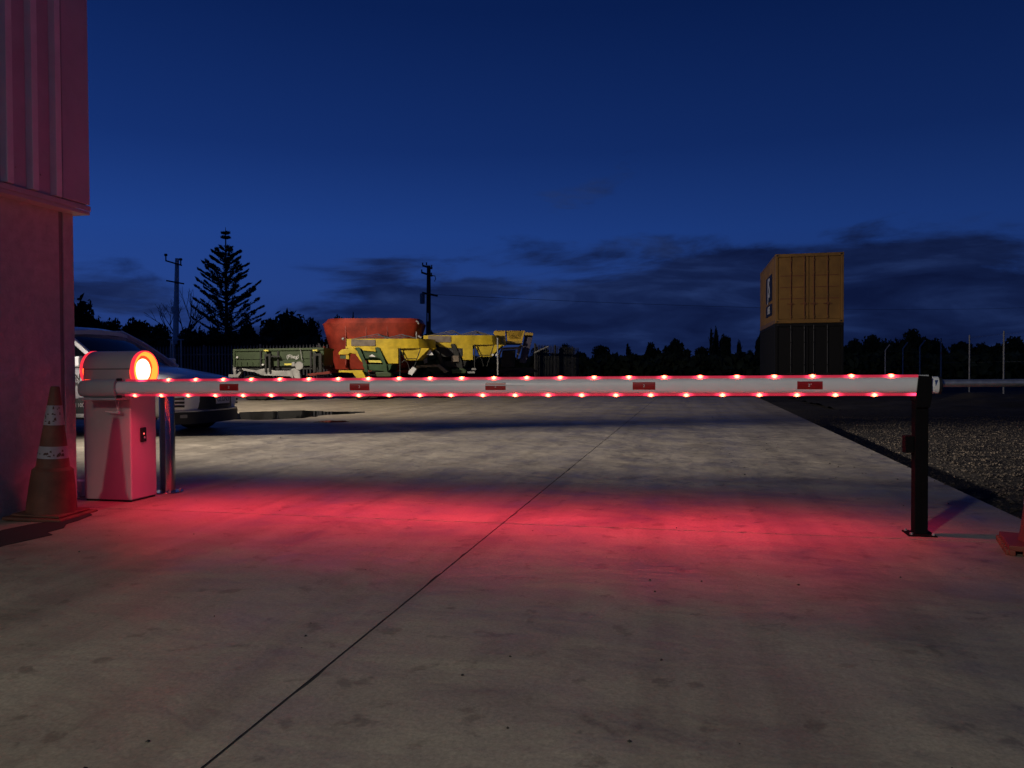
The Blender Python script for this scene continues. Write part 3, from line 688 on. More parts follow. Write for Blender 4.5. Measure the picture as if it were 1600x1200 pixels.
MB().prism(l.poly([(426,554.4),(440,554.6),(440,556.6),(426,556.4)]), -.2, -.08).build('ram', 'dark', T)
MB().prism(l.poly([(492,551),(505,551),(505,580),(501,580),(501,555),(496,555),(496,580),(492,580)]), -.22, -.08).build('side_door_frame', 'dark', T)
MB().prism(l.poly([(368,571.5),(506,570.5),(506,575.5),(372,576.5)]), .1, dp-.1).build('underframe', 'dark', T)
MB().prism(l.poly([(380,573.5),(402,577),(412,574.5),(421,573.8),(430,577.5),(456,577.5),(456,586.5),(412,585),(400,580),(382,577.5)]), -.14, .02).build('chassis_beam', 'silver', T, bevel=.01)
MB().prism(l.poly([(458,576),(464,574),(472,575),(474,590),(465,590)]), -.32, -.16).build('gearbox_guard', 'silver', T, bevel=.02)
MB().prism(l.poly([(456,577),(462,576),(462,590),(457,588)]), -.26, -.15).build('gearbox_guard', 'silver', T, bevel=.02)
MB().path([l.P(366.5,562.5,.3), l.P(362.5,566,.3), l.P(361,572,.3), l.P(362,584,.3)], .055, 8).build('hose_hoop', 'silver', T, 40)
MB().prism(l.poly([(353,583),(366,583.5),(372,577),(376,577),(368,588),(353,588)]), .2, .4).build('drawbar', 'silver', T, bevel=.01)
MB().prism(l.poly([(364,575),(373,575),(373,577.5),(364,577.5)]), .15, .35).build('drawbar_plate', 'silver', T)
MB().lathe([(.02,-.04),(.125,-.04),(.14,0),(.125,.04),(.02,.04)], l.P(472.5,570,-.35), 20, 'y').build('hose_reel', 'galvd', T, 40)
MB().prism(l.poly([(461,565),(466,564),(467,571),(461,571.5)]), -.4, -.2).build('gearbox', 'galvd', T, bevel=.02)
MB().path([l.P(470.5,543,-.1), l.P(472,551,-.1), l.P(473.5,562,-.1)], .012).build('cord', 'silver', T)
for a, b, c, d in ((416,423,545.2,547.4),(492,499,545.4,547.6),(448,460,566.5,569.2)):
    MB().prism(l.poly([(a,c),(b,c),(b,d),(a,d)]), -.24, -.20 if c > 560 else -.052).build('yellow_marker', 'yl', T)
for px, py in ((372.2,556.5),(412,568),(504,567.5)): MB().lathe([(.03,-.09),(.03,-.02)], l.P(px,py), 14, 'y').build('reflector', 'tag', T)
text('emblem', '(Fliegl', .17, l.P(458,556,-.04), (R(90),0,0), 'tag', T, .004)
for px in (392, 407, 452): wheel(T, (l.X(px), .25, .42), .42, .36); 
for px in (392, 452): wheel(T, (l.X(px), dp-.25, .42), .42, .36)
# red mixer tub
D = 27.1; l = Lc(578, D)
T = thing('feed_mixer', W(578, D), YAW, 'big red tapered feed mixer tub behind the yellow spreader', 'mixer wagon')
def sup(z, xl, xr, hy, yc_=1.2, n=36, p=.42):
    cx, rx = (xl+xr)/2, (xr-xl)/2
    return [(cx+rx*math.copysign(abs(math.cos(t))**p, math.cos(t)), yc_+hy*math.copysign(abs(math.sin(t))**p, math.sin(t)), z) for t in [2*math.pi*i/n for i in range(n)]]
def tubr(py, pl, pr, hy): return sup(l.Z(py), l.X(pl), l.X(pr), hy)
MB().rings([tubr(576, 516, 634, .85), tubr(574, 515.5, 635, .87), tubr(503.5, 498, 658, 1.18)]).build('tub', 'mixred', T, 50, bevel=0)
MB().rings([tubr(503.6, 499.5, 657, 1.16), tubr(496, 506, 653, 1.08), tubr(495.8, 507.5, 651.5, 1.05), tubr(502, 503, 654.5, 1.12)], cap=False).build('extension_rim', 'mixred', T, 50)
for px in (540, 572, 605): MB().prism(l.poly([(px-.5,504),(px+.5,504),(px+.5,574),(px-.5,574)]), .05, .30).build('stiffener', 'mixred', T)
MB().prism(l.poly([(512,577),(640,577),(640,582),(512,582)]), .3, 2.0).build('chassis', 'redsteel', T)
MB().prism(l.poly([(470,583),(512,578),(512,582),(474,587)]), .8, 1.1).build('drawbar', 'redsteel', T)
MB().path([l.P(505.5,540,.1), l.P(507,556,.1), l.P(511.5,578,.1)], .03).path([l.P(511,578,.1), l.P(519,574,.1), l.P(524,577,.1)], .03).build('hydraulic_hose', 'redsteel', T)
mb = MB()
for k in range(8): mb.prism(l.poly([(492+3.4*k,584),(493+3.4*k,584),(493+3.4*k,590),(492+3.4*k,590)]), .3, .5)
for py in (584, 587, 589.5): mb.prism(l.poly([(491,py),(518,py),(518,py+.6),(491,py+.6)]), .25, .299)
gr_ = mb.build('mesh_step', 'galvd', T); gr_['kind'] = 'stuff'
MB().path([l.P(649,500,.3), l.P(652,502,.3), l.P(653,505,.3)], .03).build('grab_handle', 'silver', T)
wheel(T, (l.X(555), .35, .5), .5, .4); wheel(T, (l.X(590), .35, .5), .5, .4); wheel(T, (l.X(555), 2.0, .5), .5, .4); wheel(T, (l.X(590), 2.0, .5), .5, .4)

# yellow spreader in front
def spreader(px0, D, lab, A):
    l = Lc(px0, D); T = thing('fertiliser_spreader', W(px0, D), YAW, lab, 'spreader', 'yellow trailed spreaders')
    dp = 2.1; s = A['s']      # s(px) maps design pixels to this machine
    q = lambda pts: l.poly([(s(a), A['v'](b)) for a, b in pts]); PP = lambda a, b, y=0: l.P(s(a), A['v'](b), y)
    # rim band with rounded right end
    def rimring(b, ins=0):
        xl, xr = l.X(s(542))+ins, l.X(s(676))-ins; z = l.Z(A['v'](b)); r = .75
        pts = [(xl, 0+ins, z), (l.X(s(600)), 0+ins, z)]
        for i in range(9):
            t = -math.pi/2 + math.pi*i/8; pts.append((xr-r+(r)*math.cos(t), dp/2+(dp/2-ins)*math.sin(t), z))
        pts += [(l.X(s(600)), dp-ins, z), (xl, dp-ins, z)]
        return pts
    MB().rings([rimring(541), rimring(528.5), rimring(528.6, .03), rimring(540, .03)], cap=False).build('hopper_rim', 'yellow', T, 25)
    MB().rings([rimring(543.2, -.03), rimring(540.2, -.03), rimring(540.2, .02), rimring(543.2, .02)], cap=False).build('rim_flange', 'yellow', T, 25)
    MB().prism(q([(549.5,529),(587,530),(587,539.5),(549.5,539.5)]), -.03, -.002).build('hopper_board', 'board', T)
    # two sloping hoppers
    MB().rings([[(l.X(s(x)), y, l.Z(A['v'](z))) for x, y, z in ((a,.03,za),(b,.03,za),(b,dp-.03,za),(a,dp-.03,za))] for a, b, za in ((552,622.5,543.3),(567,607,559))] +
               [[(l.X(s(x)), y, l.Z(A['v'](568))) for x, y in ((575,.6),(600,.6),(600,1.5),(575,1.5))]]).build('hopper', 'green' if A['g'] else 'dark', T)
    MB().prism(q([(595,543.4),(622.5,543.4),(622.5,567),(607,567.2)]), -.02, .028).build('hopper_side', 'yellow', T)
    MB().rings([[(l.X(s(x)), y, l.Z(A['v'](z))) for x, y, z in ((a,.1,za),(b,.1,za),(b,dp-.1,za),(a,dp-.1,za))] for a, b, za in ((625,671,543.4),(634,652,562))]).build('hopper', 'yellow', T)
    MB().prism(q([(565,543.4),(586.5,543.4),(588,548.6),(568,546.6)]), -.03, .026).build('hopper_side', 'yellow', T)
    # left arm bracket
    if A['arm']:
        MB().prism(q([(530,549.5),(534,545),(544,544),(553,541.5),(562,551),(569,566),(564,563),(556,552),(547,550.5),(545,553),(530,553)]), -.06, .3).build('side_arm', 'yellow', T, bevel=.01)
        MB().prism(q([(531.5,553.4),(541,554),(541,559.5),(531.5,559)]), .0, .25).build('tool_box', 'olive', T)
        MB().prism(q([(541,554),(545.5,553),(545.5,560),(541,560)]), -.02, .2).build('latch_plate', 'yellow', T)
        MB().lathe([(.03,-.1),(.05,-.02),(.02,.05)], PP(537,528.5,.0), 12, 'y').build('lamp_pod', 'silver', T)
        # mudguard
        MB().prism(q([(533,577.5),(569,577.5),(576,590.5),(561,590.5),(554,581.5),(533,580.5)]), -.35, .2).build('mudguard', 'yellow', T, bevel=.01)
    else:
        MB().prism(q([(533,575),(569,574),(584,585),(577,587),(567,577.8),(534,578.5),(527,588),(521,588)]), -.35, .2).build('mudguard', 'board', T, bevel=.01)
    for x in (560.5, 591): MB().prism(q([(x-4,542),(x+2.4,542),(x+14,570),(x+15,580),(x+10,580),(x+9,570)]), -.10, -.032).build('leg', 'green' if A['g'] else 'dark', T)
    body = MB().prism(q([(566,568),(613,568.5),(610,577),(606,580),(570,577)]), -.02, 1.4).build('gear_housing', 'green' if A['g'] else 'dark', T, bevel=.02)
    if A['g']:
        MB().prism(q([(571,551),(584,552),(590,557.5),(576,557)]), -.045, -.02).build('emblem_panel', 'olive', T)
        MB().prism(q([(577,555.8),(582,552.4),(588,557)]), -.052, -.046).build('emblem', 'tag', T)
        MB().prism(q([(576,561.8),(595,562.2),(597,565.8),(577,565.4)]), -.05, -.02).build('yellow_bar', 'yl', T)
    else:
        MB().prism(q([(566,547),(606,549),(606,562),(572,562)]), -.03, -.005).build('body_panel', 'dark', T)
        text('maker_lettering', 'CLARIS', .13, PP(594,553.5,-.04), (R(90),0,0), 'tarp', T, .004)
        MB().prism(q([(588,560.5),(600,560.5),(600,570),(588,570)]), -.14, -.10).build('control_box', 'board', T, bevel=.01)
    MB().path([PP(625.5,543,-.05), PP(625.5,589,-.05)], .022, 6).build('strut', 'dark', T)
    MB().path([PP(626,545,-.05), PP(633,560,-.05), PP(652,560,-.05)], .016, 6).path([PP(657,543,.1), PP(645,578,.1)], .016, 6).path([PP(627,567,0), PP(632,562,0), PP(637,566,0), PP(640,577,0)], .014, 6).build('brace', 'dark', T)
    MB().prism(q([(587,580.5),(607,580),(613,584),(611,588),(589,588)]), -.1, .5).build('spinner_cover', 'olive', T, bevel=.03)
    # tarp bows
    mb = MB()
    for y in (.25, 1.0, 1.8): mb.path([PP(549,528.5,y), PP(589,520.5,y), PP(602,527,y)], .016).path([PP(596,528.5,y), PP(627,521.5,y), PP(651,528,y)], .016)
    mb.path([PP(589,520.5,.25), PP(589,520.5,1.8)], .015).path([PP(627,521.5,.25), PP(627,521.5,1.8)], .015)
    mb.build('tarp_frame', 'tarp', T)
    wheel(T, (l.X(s(566)), -.02, .42), .42, .32); wheel(T, (l.X(s(566)), dp, .42), .42, .32)
    MB().prism(q([(545,580),(615,580),(615,584),(545,584)]), .3, 1.7).build('axle_frame', 'dark', T)
    return T, l, q, PP
TA, lA, qA, PA = spreader(605, 25.0, 'nearest yellow spreader with bright mudguard and green legs in front of the red tub', dict(s=lambda a: a, v=lambda b: b, arm=True, g=True))
MB().prism(qA([(639,579),(646,572),(651,576),(644,586),(638,583)]), -.06, -.03).build('number_board', 'tag', TA, bevel=.004)
MB().tube(PA(650.5,517.5,.1), PA(650.5,530,.1), .02).tube(PA(653,524,.1), PA(658,527,.1), .03).build('valve_block', 'silver', TA)
TB, lB, qB, PB = spreader(724, 26.6, 'middle yellow spreader with dark body and grey side board, right of the utility pole', dict(s=lambda a: 662+(a-542)*.955+ (6 if a > 560 else 0)*0 , v=lambda b: 524+(b-528.5)*1.0-.5, arm=False, g=False))
MB().prism(lA.poly([(665,554),(671,545),(676.5,554)]), .25, .30).build('warning_triangle', 'tag', TA, bevel=.005)
MB().path([lB.P(778,528,-.2), lB.P(778,586,-.2)], .03).build('stand_pole', 'galvd', TB)
MB().prism(lB.poly([(662,559),(668,558.5),(668,566.5),(663,568)]), -.1, 0).build('lamp_pod', 'silver', TB, bevel=.01)
MB().prism(lB.poly([(731,580),(742,580),(742,583),(731,583)]), -.2, -.1).box(lB.X(737), lB.X(744), -.12, 0, lB.Z(578), lB.Z(575)).build('drawbar_eye', 'silver', TB)
for px in (770, 776): MB().lathe([(.04,-.05),(.02,.0)], lB.P(px, 554.5, -.1), 10, 'y').build('reflector', 'tag', TB)
# third machine: higher, glossy hopper with dark elevator
D = 28.5; l = Lc(802, D)
T = thing('fertiliser_spreader', W(802, D), YAW, 'rightmost yellow spreader, tall shiny hopper with a dark slanted elevator', 'spreader', 'yellow trailed spreaders')
shin = mat('glossy_hopper_yellow', (.62,.40,.05), .16, var=.05, vscale=3, coat=.6, bump=.006, bscale=1.6)
MB().rings([[(l.X(a), y, l.Z(z)) for a, y in ((x0, .1), (x1, .1), (x1, 2.0), (x0, 2.0))] for x0, x1, z in ((793,816,533.5),(790,820.5,516.5),(792,818,517.5),(797,813,530))], cap=False).build('hopper', shin, T)
MB().rings([[(l.X(a), y, l.Z(z)) for a, y in ((x0, 0), (x1, 0), (x1, 1.9), (x0, 1.9))] for x0, x1, z in ((776,789.5,527),(771,789.5,521),(773,789.5,516.5),(776,788,518))], cap=False).build('hopper', shin, T, 60)
MB().prism(l.poly([(790,532.8),(816.5,532.8),(815.8,536.4),(790.5,536.2)]), .02, 2.05).build('rim_flange', 'gold', T)
MB().prism(l.poly([(820.8,519),(832.5,519.8),(833.8,522),(833,524.4),(820,523.6)]), .1, 1.9).build('rear_rim', 'gold', T, bevel=.01)
MB().prism(l.poly([(820.5,525),(833,526),(826,554),(822,568),(812,566)]), .3, 1.5).build('elevator', 'purple', T, bevel=.01)
MB().prism(l.poly([(784,543),(810,542),(815,538),(817,540),(808,562),(806,562),(809,546),(785,546.5),(780,560),(777,560)]), -.05, .1).build('leg', 'board', T)
MB().prism(l.poly([(785,547),(806,546.5),(804,574),(782,574)]), .05, 1.8).build('body', 'dark', T, bevel=.02)
MB().prism(l.poly([(782,574.5),(830,574.5),(842,580),(830,583),(782,583)]), .2, 1.7).build('axle_frame', 'dark', T)
wheel(T, (l.X(800), 0, .45), .45, .35); wheel(T, (l.X(800), 1.9, .45), .45, .35)
MB().path([l.P(834,552,.5), l.P(846,546,.5), l.P(858,541,.5)], .025).build('spout', 'galvd', T)

# ================================================================== CONTAINERS
D = 29.0; k = D/FPX
cp = W(1264, D)
cw, ch, cl = 2.44, 2.62, 6.06
CR = R(-0.7)
def container(z0, m, rec, lab, logo, name='shipping_container', rz=0):
    T = thing(name, (cp.x, cp.y, z0), CR+rz, lab, 'shipping container', 'stacked shipping containers')
    h, w = ch, cw/2
    MB().box(-w, -w+.10, 0, .16, 0, h).build('corner_post', m, T, bevel=.01); MB().box(w-.10, w, 0, .16, 0, h).build('corner_post', m, T, bevel=.01)
    MB().box(-w+.10, w-.10, .0, .14, 0, .15).build('sill', m, T, bevel=.008); MB().box(-w+.10, w-.10, 0, .14, h-.12, h).build('header', m, T, bevel=.008)
    for x in (-w+.004, w-.004):      # corrugated sides
        y = .16; pts = []; n = 21; st = (cl-.32)/n; sx = -1 if x < 0 else 1
        for i in range(n): pts += [(x, y+st*(i)), (x, y+st*(i+.30)), (x-sx*.036, y+st*(i+.5)), (x-sx*.036, y+st*(i+.80))]
        pts.append((x, cl-.16)); inn = [(x-sx*.05, b) for a, b in pts[::-1]]
        MB().prismz(pts+inn, .15, h-.08).build('side_wall', m, T)
        MB().box(min(x, x-sx*.06), max(x, x-sx*.06), .16, cl-.16, 0, .149).build('bottom_rail', m, T); MB().box(min(x, x-sx*.06), max(x, x-sx*.06), .16, cl-.16, h-.079, h).build('top_rail', m, T)
        MB().box(min(x, x-sx*.10), max(x, x-sx*.10), cl-.16, cl, 0, h).build('corner_post', m, T)
    MB().box(-w+.1, w-.1, cl-.10, cl-.04, .02, h-.02).build('end_wall', m, T); MB().box(-w+.06, w-.06, .14, cl-.1, h-.05, h-.02).build('roof', m, T); MB().box(-w+.06, w-.06, .14, cl-.1, .05, .10).build('floor', 'dark', T)
    c0 = MB().box(-.09, .09, -.0, .18, 0, .118).build('corner_casting', m, T, bevel=.01)
    c0.location = (-w+.085, -.006, -.002)
    for x in (-w+.085, w-.085):
        for z in (-.002, h-.116):
            for y in (-.006, cl-.172):
                if (x, z, y) != (-w+.085, -.002, -.006): part(c0, T, (x, y, z))
                if y < 0: MB().box(x-.035, x+.035, -.009, -.005, z+.035, z+.085).build('casting_hole', 'logo', T)
    for sg in (-1, 1):
        xa, xb = (-w+.105, -.012) if sg < 0 else (.012, w-.105)
        dr = MB().box(xa, xb, .035, .085, .16, h-.13).build('door', m, T, bevel=.006)
        for fr in (.30, .485, .67):
            z = .15 + (h-.28)*(1-fr); MB().box(xa+.07, xb-.07, .024, .034, z-.016, z+.016).build('door_groove', rec, dr)
        for fx in (.42, .86) if sg < 0 else (.14, .58):
            x = xa + (xb-xa)*fx
            MB().tube((x, .010, .10), (x, .010, h-.07), .019, n=8).build('lock_rod', rec if m == 'cont' else 'rodsteel', T, 40)
            z = .15+(h-.28)*.245; MB().box(x-.15, x+.12, -.018, -.010, z-.016, z+.016).box(x-.035, x+.035, -.024, -.018, z-.045, z+.045).build('lock_handle', rec if m == 'cont' else 'dark', T)
            for z in (.24, 1.05, 1.9, h-.25): MB().box(x-.03, x+.03, -.012, .034, z-.022, z+.022).build('rod_bracket', m, dr)
    if logo:
        x = -w-.004
        lg = MB().box(x-.004, x+.002, 1.10, 3.35, .98, 2.02).build('logo_panel', 'logo', T)
        text('logo_lettering', 'JS', 1.15, (x-.012, 2.2, 1.50), (R(90),0,R(-90)), 'white', lg, .006)
        l2_ = MB().box(x-.004, x+.002, 1.10, 3.35, .40, .86).build('name_panel', 'logo', T)
        text('name_lettering', 'LEES', .42, (x-.012, 2.2, .63), (R(90),0,R(-90)), 'white', l2_, .006)
    return T
zb = ZP(506.5, D)
container(zb, 'cont', 'contdark', 'dull yellow shipping container stacked on top, black and white logo on its side', True)
container(zb-ch-.012, 'contb', 'contb', 'black shipping container underneath the yellow one', False)
# concrete pad under the stack
# ================================================================== POLES
def crossarm(T, l, a, b, m='timber', w=.10):
    MB().bar(l.P(*a), l.P(*b), w, w).build('crossarm', m, T)
D = 54; l = Lc(273, D)
T = thing('utility_pole', W(273, D), YAW, 'pale grey utility pole with two crossarms left of the star shaped pine', 'utility pole', 'utility poles')
MB().tube((0,0,-.1), l.P(279,402), .24, .13, 14).build('pole', 'polec', T, 40)
crossarm(T, l, (263,406,-.2), (288,413.5,-.2)); crossarm(T, l, (264,437,-.2), (291,442,-.2))
for a, b, h in ((263.5,406,8),(286.5,413,8),(278.8,402,0)):
    if h: MB().tube(l.P(a, b, -.2), l.P(a, b-h, -.2), .045, .045, 8).lathe([(.09,0),(.12,.08),(.09,.16)], l.P(a, b-h+1, -.2), 10).build('insulator', 'dark', T)
MB().box(l.X(272.3), l.X(275.6), -.30, -.26, l.Z(488), l.Z(477)).build('pole_tag', 'tag', T)
D = 60; l = Lc(669, D)
T = thing('utility_pole', W(669, D), YAW, 'dark timber utility pole with transformer and crossarms behind the yellow machines', 'utility pole', 'utility poles')
MB().tube((0,0,-.1), l.P(671,415), .23, .15, 14).build('pole', 'timber', T, 40)
crossarm(T, l, (662,415.5,-.22), (677,420,-.22), w=.14); crossarm(T, l, (660,426,-.22), (677,431.5,-.22), w=.14); crossarm(T, l, (661,457.5,-.22), (685,462.5,-.22), w=.15)
for a, b in ((662,415.5),(668,415),(676,419),(660.5,426),(675.5,431)): MB().tube(l.P(a, b, -.22), l.P(a, b-4.5, -.22), .05, .05, 8).build('insulator', 'dark', T)
MB().path([l.P(677,431,-.2), l.P(681,431.5,-.2), l.P(682,436,-.2), l.P(680,440,-.2)], .03).build('jumper', 'dark', T)
MB().lathe([(.02,0),(.19,.02),(.19,.78),(.02,.84)], l.P(661.5,475,-.38), 18).build('transformer', 'galvd', T, 40)
MB().box(l.X(668.2), l.X(671), -.30, -.25, l.Z(502), l.Z(489)).build('pole_tag', 'tag', T)
# sagging line to the next pole
def wire(a, b, sag, label):
    a, b = Vector(a), Vector(b); pts = [a.lerp(b, i/24)-Vector((0,0,sag*4*(i/24)*(1-i/24))) for i in range(25)]
    o = MB(a).path(pts, .018, 4).build('power_line', 'dark'); o.location = a; tag(o, label, 'power line'); return o
wire(W(682, 59.8, ZP(460.5, 60)), W(1700, 130, ZP(480, 130)), 1.0, 'thin power line running right from the timber utility pole')

# handrail frame in front of the grey pole
D = 33; l = Lc(275, D)
T = thing('metal_frame', W(275, D), YAW, 'tall metal rail frame standing at the fence below the grey utility pole', 'frame')
MB().tube(l.P(267.5,529), (l.X(267.5),0,-.1), .025).tube(l.P(283.5,529), (l.X(283.5),0,-.1), .03).tube((l.X(271.5),0,-.1), l.P(271.5,530), .045, .045).build('upright', 'galv', T)
MB().tube(l.P(263,528.4), l.P(288,528.6), .022).build('crossbar', 'galv', T)
# ================================================================== PALISADE FENCES
M['fencegrey'] = mat('dull_fence_steel', (.17,.165,.16), .7, .2, var=.25, vscale=3)
def palisade(a, b, h, step, label, m='fencegrey', grp='palisade fences'):
    a, b = Vector(a), Vector(b); d = b-a; L = d.length; ang = math.atan2(d.y, d.x)
    T = thing('palisade_fence', a, ang, label, 'fence', grp)
    for z in (.28, h-.32): MB().box(0, L, .012, .05, z-.022, z+.022).build('rail', m, T)
    pk = MB().prism([(-.032, 0), (.032, 0), (.032, h-.08), (0, h+.02), (-.032, h-.08)], -.010, .010)
    p0 = None; n = int(L/step)
    for i in range(n+1):
        loc = (min(L, i*step+.01), 0, .04)
        if p0 is None: p0 = pk.build('picket', m, T); p0.location = loc
        else: part(p0, T, loc)
    q0 = None
    for i in range(int(L/2.75)+1):
        loc = (i*2.75+.07, .085, 0)
        if q0 is None: q0 = MB().box(-.04, .04, -.03, .03, -.1, h+.10).build('fence_post', m, T); q0.location = loc
        else: part(q0, T, loc)
D = 33
palisade(W(150, 34.5), W(520, 31.5), 1.98, .155, 'pale palisade fence behind the car and green wagon')
palisade(W(838, 34), W(905, 40), 2.02, .21, 'short dark palisade fence run right of the spreaders', 'dark')
# cranked chainlink posts at the right
Fp = thing('wire_fence', W(1568, 29), 0, 'wire fence on pale steel posts, some with cranked tops, at far right', 'fence')
fo = W(1568, 29)
tops = []
for i, (px, D, cr) in enumerate(((1640,27,0),(1568,29.5,0),(1514.5,33,0),(1470,36.5,0),(1437,40.5,1),(1410.5,44,1),(1383,48,1))):
    b = W(px, D, -.1); h = 2.36 if not cr else 2.05
    mb = MB(fo).tube(b, (b.x, b.y, h), .032 if D < 35 else .035, n=8)
    if cr:
        r_ = Vector((cY, sY, 0)); mb.tube((b.x, b.y, h), (b.x+r_.x*.28, b.y+r_.y*.28, h+.36), .035, n=8)
    mb.build('fence_post', 'galvd', Fp, 40); tops.append((b, h))
mb = MB(fo)
for (b0, h0), (b1, h1) in zip(tops[:-1], tops[1:]):
    for f in (.12, .5, .95): mb.tube((b0.x, b0.y, h0*f), (b1.x, b1.y, h1*f), .003, n=3, caps=False)
mb.build('strand_wires', 'galvd', Fp)

# ================================================================== TREES
def leaf_mesh(name, n, crown, leaf, seed, clumps=26, m='leaf', shell=.55):
    r = np.random.default_rng(seed); V = []
    cs = r.normal(size=(clumps, 3)); cs /= np.linalg.norm(cs, axis=1)[:, None]; cs *= (r.random((clumps, 1))**.4)*.70
    rad = r.uniform(.20, .42, clumps)
    idx = r.integers(0, clumps, n); d = r.normal(size=(n, 3)); d /= np.linalg.norm(d, axis=1)[:, None]
    P = cs[idx] + d*(rad[idx][:, None])*(shell+(1-shell)*r.random((n, 1)))
    P = P*np.array(crown)
    if m == 'leaf2': P[:, :2] *= (1.1-.72*np.clip((P[:, 2:3]+1)/2, 0, 1)**1.3)
    u = r.normal(size=(n, 3)); u /= np.linalg.norm(u, axis=1)[:, None]; w = np.cross(u, r.normal(size=(n, 3))); w /= np.linalg.norm(w, axis=1)[:, None]
    s = leaf*(.5+r.random((n, 1)))
    V = np.stack([P-u*s, P+w*s*.55, P+u*s, P-w*s*.55], 1).reshape(-1, 3)
    F = np.arange(4*n).reshape(-1, 4)
    me = bpy.data.meshes.new(name); me.from_pydata(V.tolist(), [], F.tolist()); me.materials.append(M[m]); return me
crowns = [leaf_mesh('crown_leaves', 6500, (1, 1, .95), .085, s, 30, 'leaf', .2) for s in (1, 2, 3, 4)]
tall = [leaf_mesh('crown_leaves', 5200, (.85, .85, 1.05), .075, s, 34, 'leaf2', .3) for s in (5, 6)]
tg = 'trees beyond the yard'
def tree(px, D, top, hw, label, kind='round', low=None, seed=0):
    """hw = half width in picture units at distance D"""
    k = D/FPX; h = ZP(top, D); w = hw*k
    T = thing({'round':'broadleaf_tree','conifer':'conifer_tree','bush':'bush'}[kind], W(px, D, -.1), random.random()*6, label, 'bush' if kind == 'bush' else 'tree', 'trees along the dark horizon')
    zlow = .2 if low is None else low
    me = tall[seed % 2] if kind == 'conifer' else crowns[seed % 4]
    c = bpy.data.objects.new('crown', me); COL.objects.link(c); c.parent = T
    hh = (h-zlow)/2; c.location = (0, 0, zlow+hh); c.scale = (w*1.08, w*1.08, hh*1.08); c.rotation_euler = (0, 0, random.random()*6)
    if kind != 'bush':
        mb = MB().tube((0,0,0), (0,0,h*.75), max(.12, h*.028), .05, 8)
        for i in range(6):
            a = i*1.05+seed; z0 = h*(.2+.08*i); mb.tube((0,0,z0), (w*.6*math.cos(a), w*.6*math.sin(a), z0+h*.22), h*.012, .02, 5)
        mb.build('trunk', 'bark', T, 40)
    return T
L_ = [
 (112, 58, 440, 52, 'large dark tree mass rising beside the warehouse corner', 'round'),
 (172, 62, 492, 30, 'low dark tree just right of the warehouse corner above the car roof', 'round'),
 (215, 66, 488, 30, 'dark bushy tree above the car windscreen', 'round'),
 (252, 60, 499, 24, 'small dark tree left of the grey utility pole', 'round'),
 (305, 64, 496, 28, 'dark tree below the bare tree, right of the grey pole', 'round'),
 (340, 60, 503, 24, 'dark tree at the foot of the star shaped pine', 'round'),
 (388, 62, 494, 26, 'dark tree between the star shaped pine and the big rounded tree', 'round'),
 (425, 58, 492, 20, 'dark tree at the left shoulder of the big rounded tree', 'round'),
 (455, 56, 470, 44, 'big rounded dark tree above the green wagon', 'round'),
 (487, 58, 492, 22, 'dark tree touching the left side of the red tub', 'round'),
 (533, 75, 487, 18, 'tree top just showing over the red tub at its left', 'round'),
 (552, 78, 484, 8, 'thin tree tip showing over the middle of the red tub', 'conifer'),
 (845, 80, 535, 19, 'small round tree right of the rightmost spreader', 'round'),
 (886, 84, 535, 16, 'round tree above the short dark fence run', 'round'),
 (908, 90, 547, 16, 'low tree between two rounder trees right of the dark fence', 'round'),
 (937, 84, 537, 19, 'round dome shaped tree right of the dark fence run', 'round'),
 (981, 86, 535, 11, 'narrow upright tree standing alone in the skyline', 'conifer'),
 (1019, 84, 534, 18, 'tree left of the highest dome shaped tree', 'round'),
 (1057, 80, 527, 23, 'highest dome shaped tree in the middle of the skyline', 'round'),
 (1095, 84, 540, 16, 'low tree left of the tall ragged conifer pair', 'round'),
 (1112, 78, 511, 9, 'left one of the tall ragged conifer pair', 'conifer'),
 (1119, 79, 508, 7, 'right and tallest one of the ragged conifer pair', 'conifer'),
 (1133, 80, 519, 12, 'bushy tree leaning on the right of the conifer pair', 'round'),
 (1155, 82, 529, 8, 'slim conifer between the conifer pair and the containers', 'conifer'),
 (1172, 84, 542, 12, 'low tree just left of the containers', 'round'),
 (1190, 76, 514, 16, 'conifer half hidden by the left side of the containers', 'conifer'),
 (1335, 84, 528, 22, 'tree just right of the containers', 'round'),
 (1362, 84, 523, 22, 'second tree right of the containers', 'round'),
 (1393, 82, 524, 24, 'tree left of the high rounded tree at right', 'round'),
 (1427, 80, 515, 28, 'high rounded tree behind the cranked fence posts', 'round'),
 (1460, 84, 528, 20, 'tree behind the leftmost straight fence post', 'round'),
 (1505, 82, 534, 26, 'low tree between the straight fence posts', 'round'),
 (1535, 82, 531, 22, 'tree between the last two straight fence posts', 'round'),
 (1580, 80, 527, 34, 'tree at the far right edge behind the fence', 'round'),
]
for i, (px, D, top, hw, lab, kd) in enumerate(L_): tree(px, D, top, hw, lab, kd, seed=i)
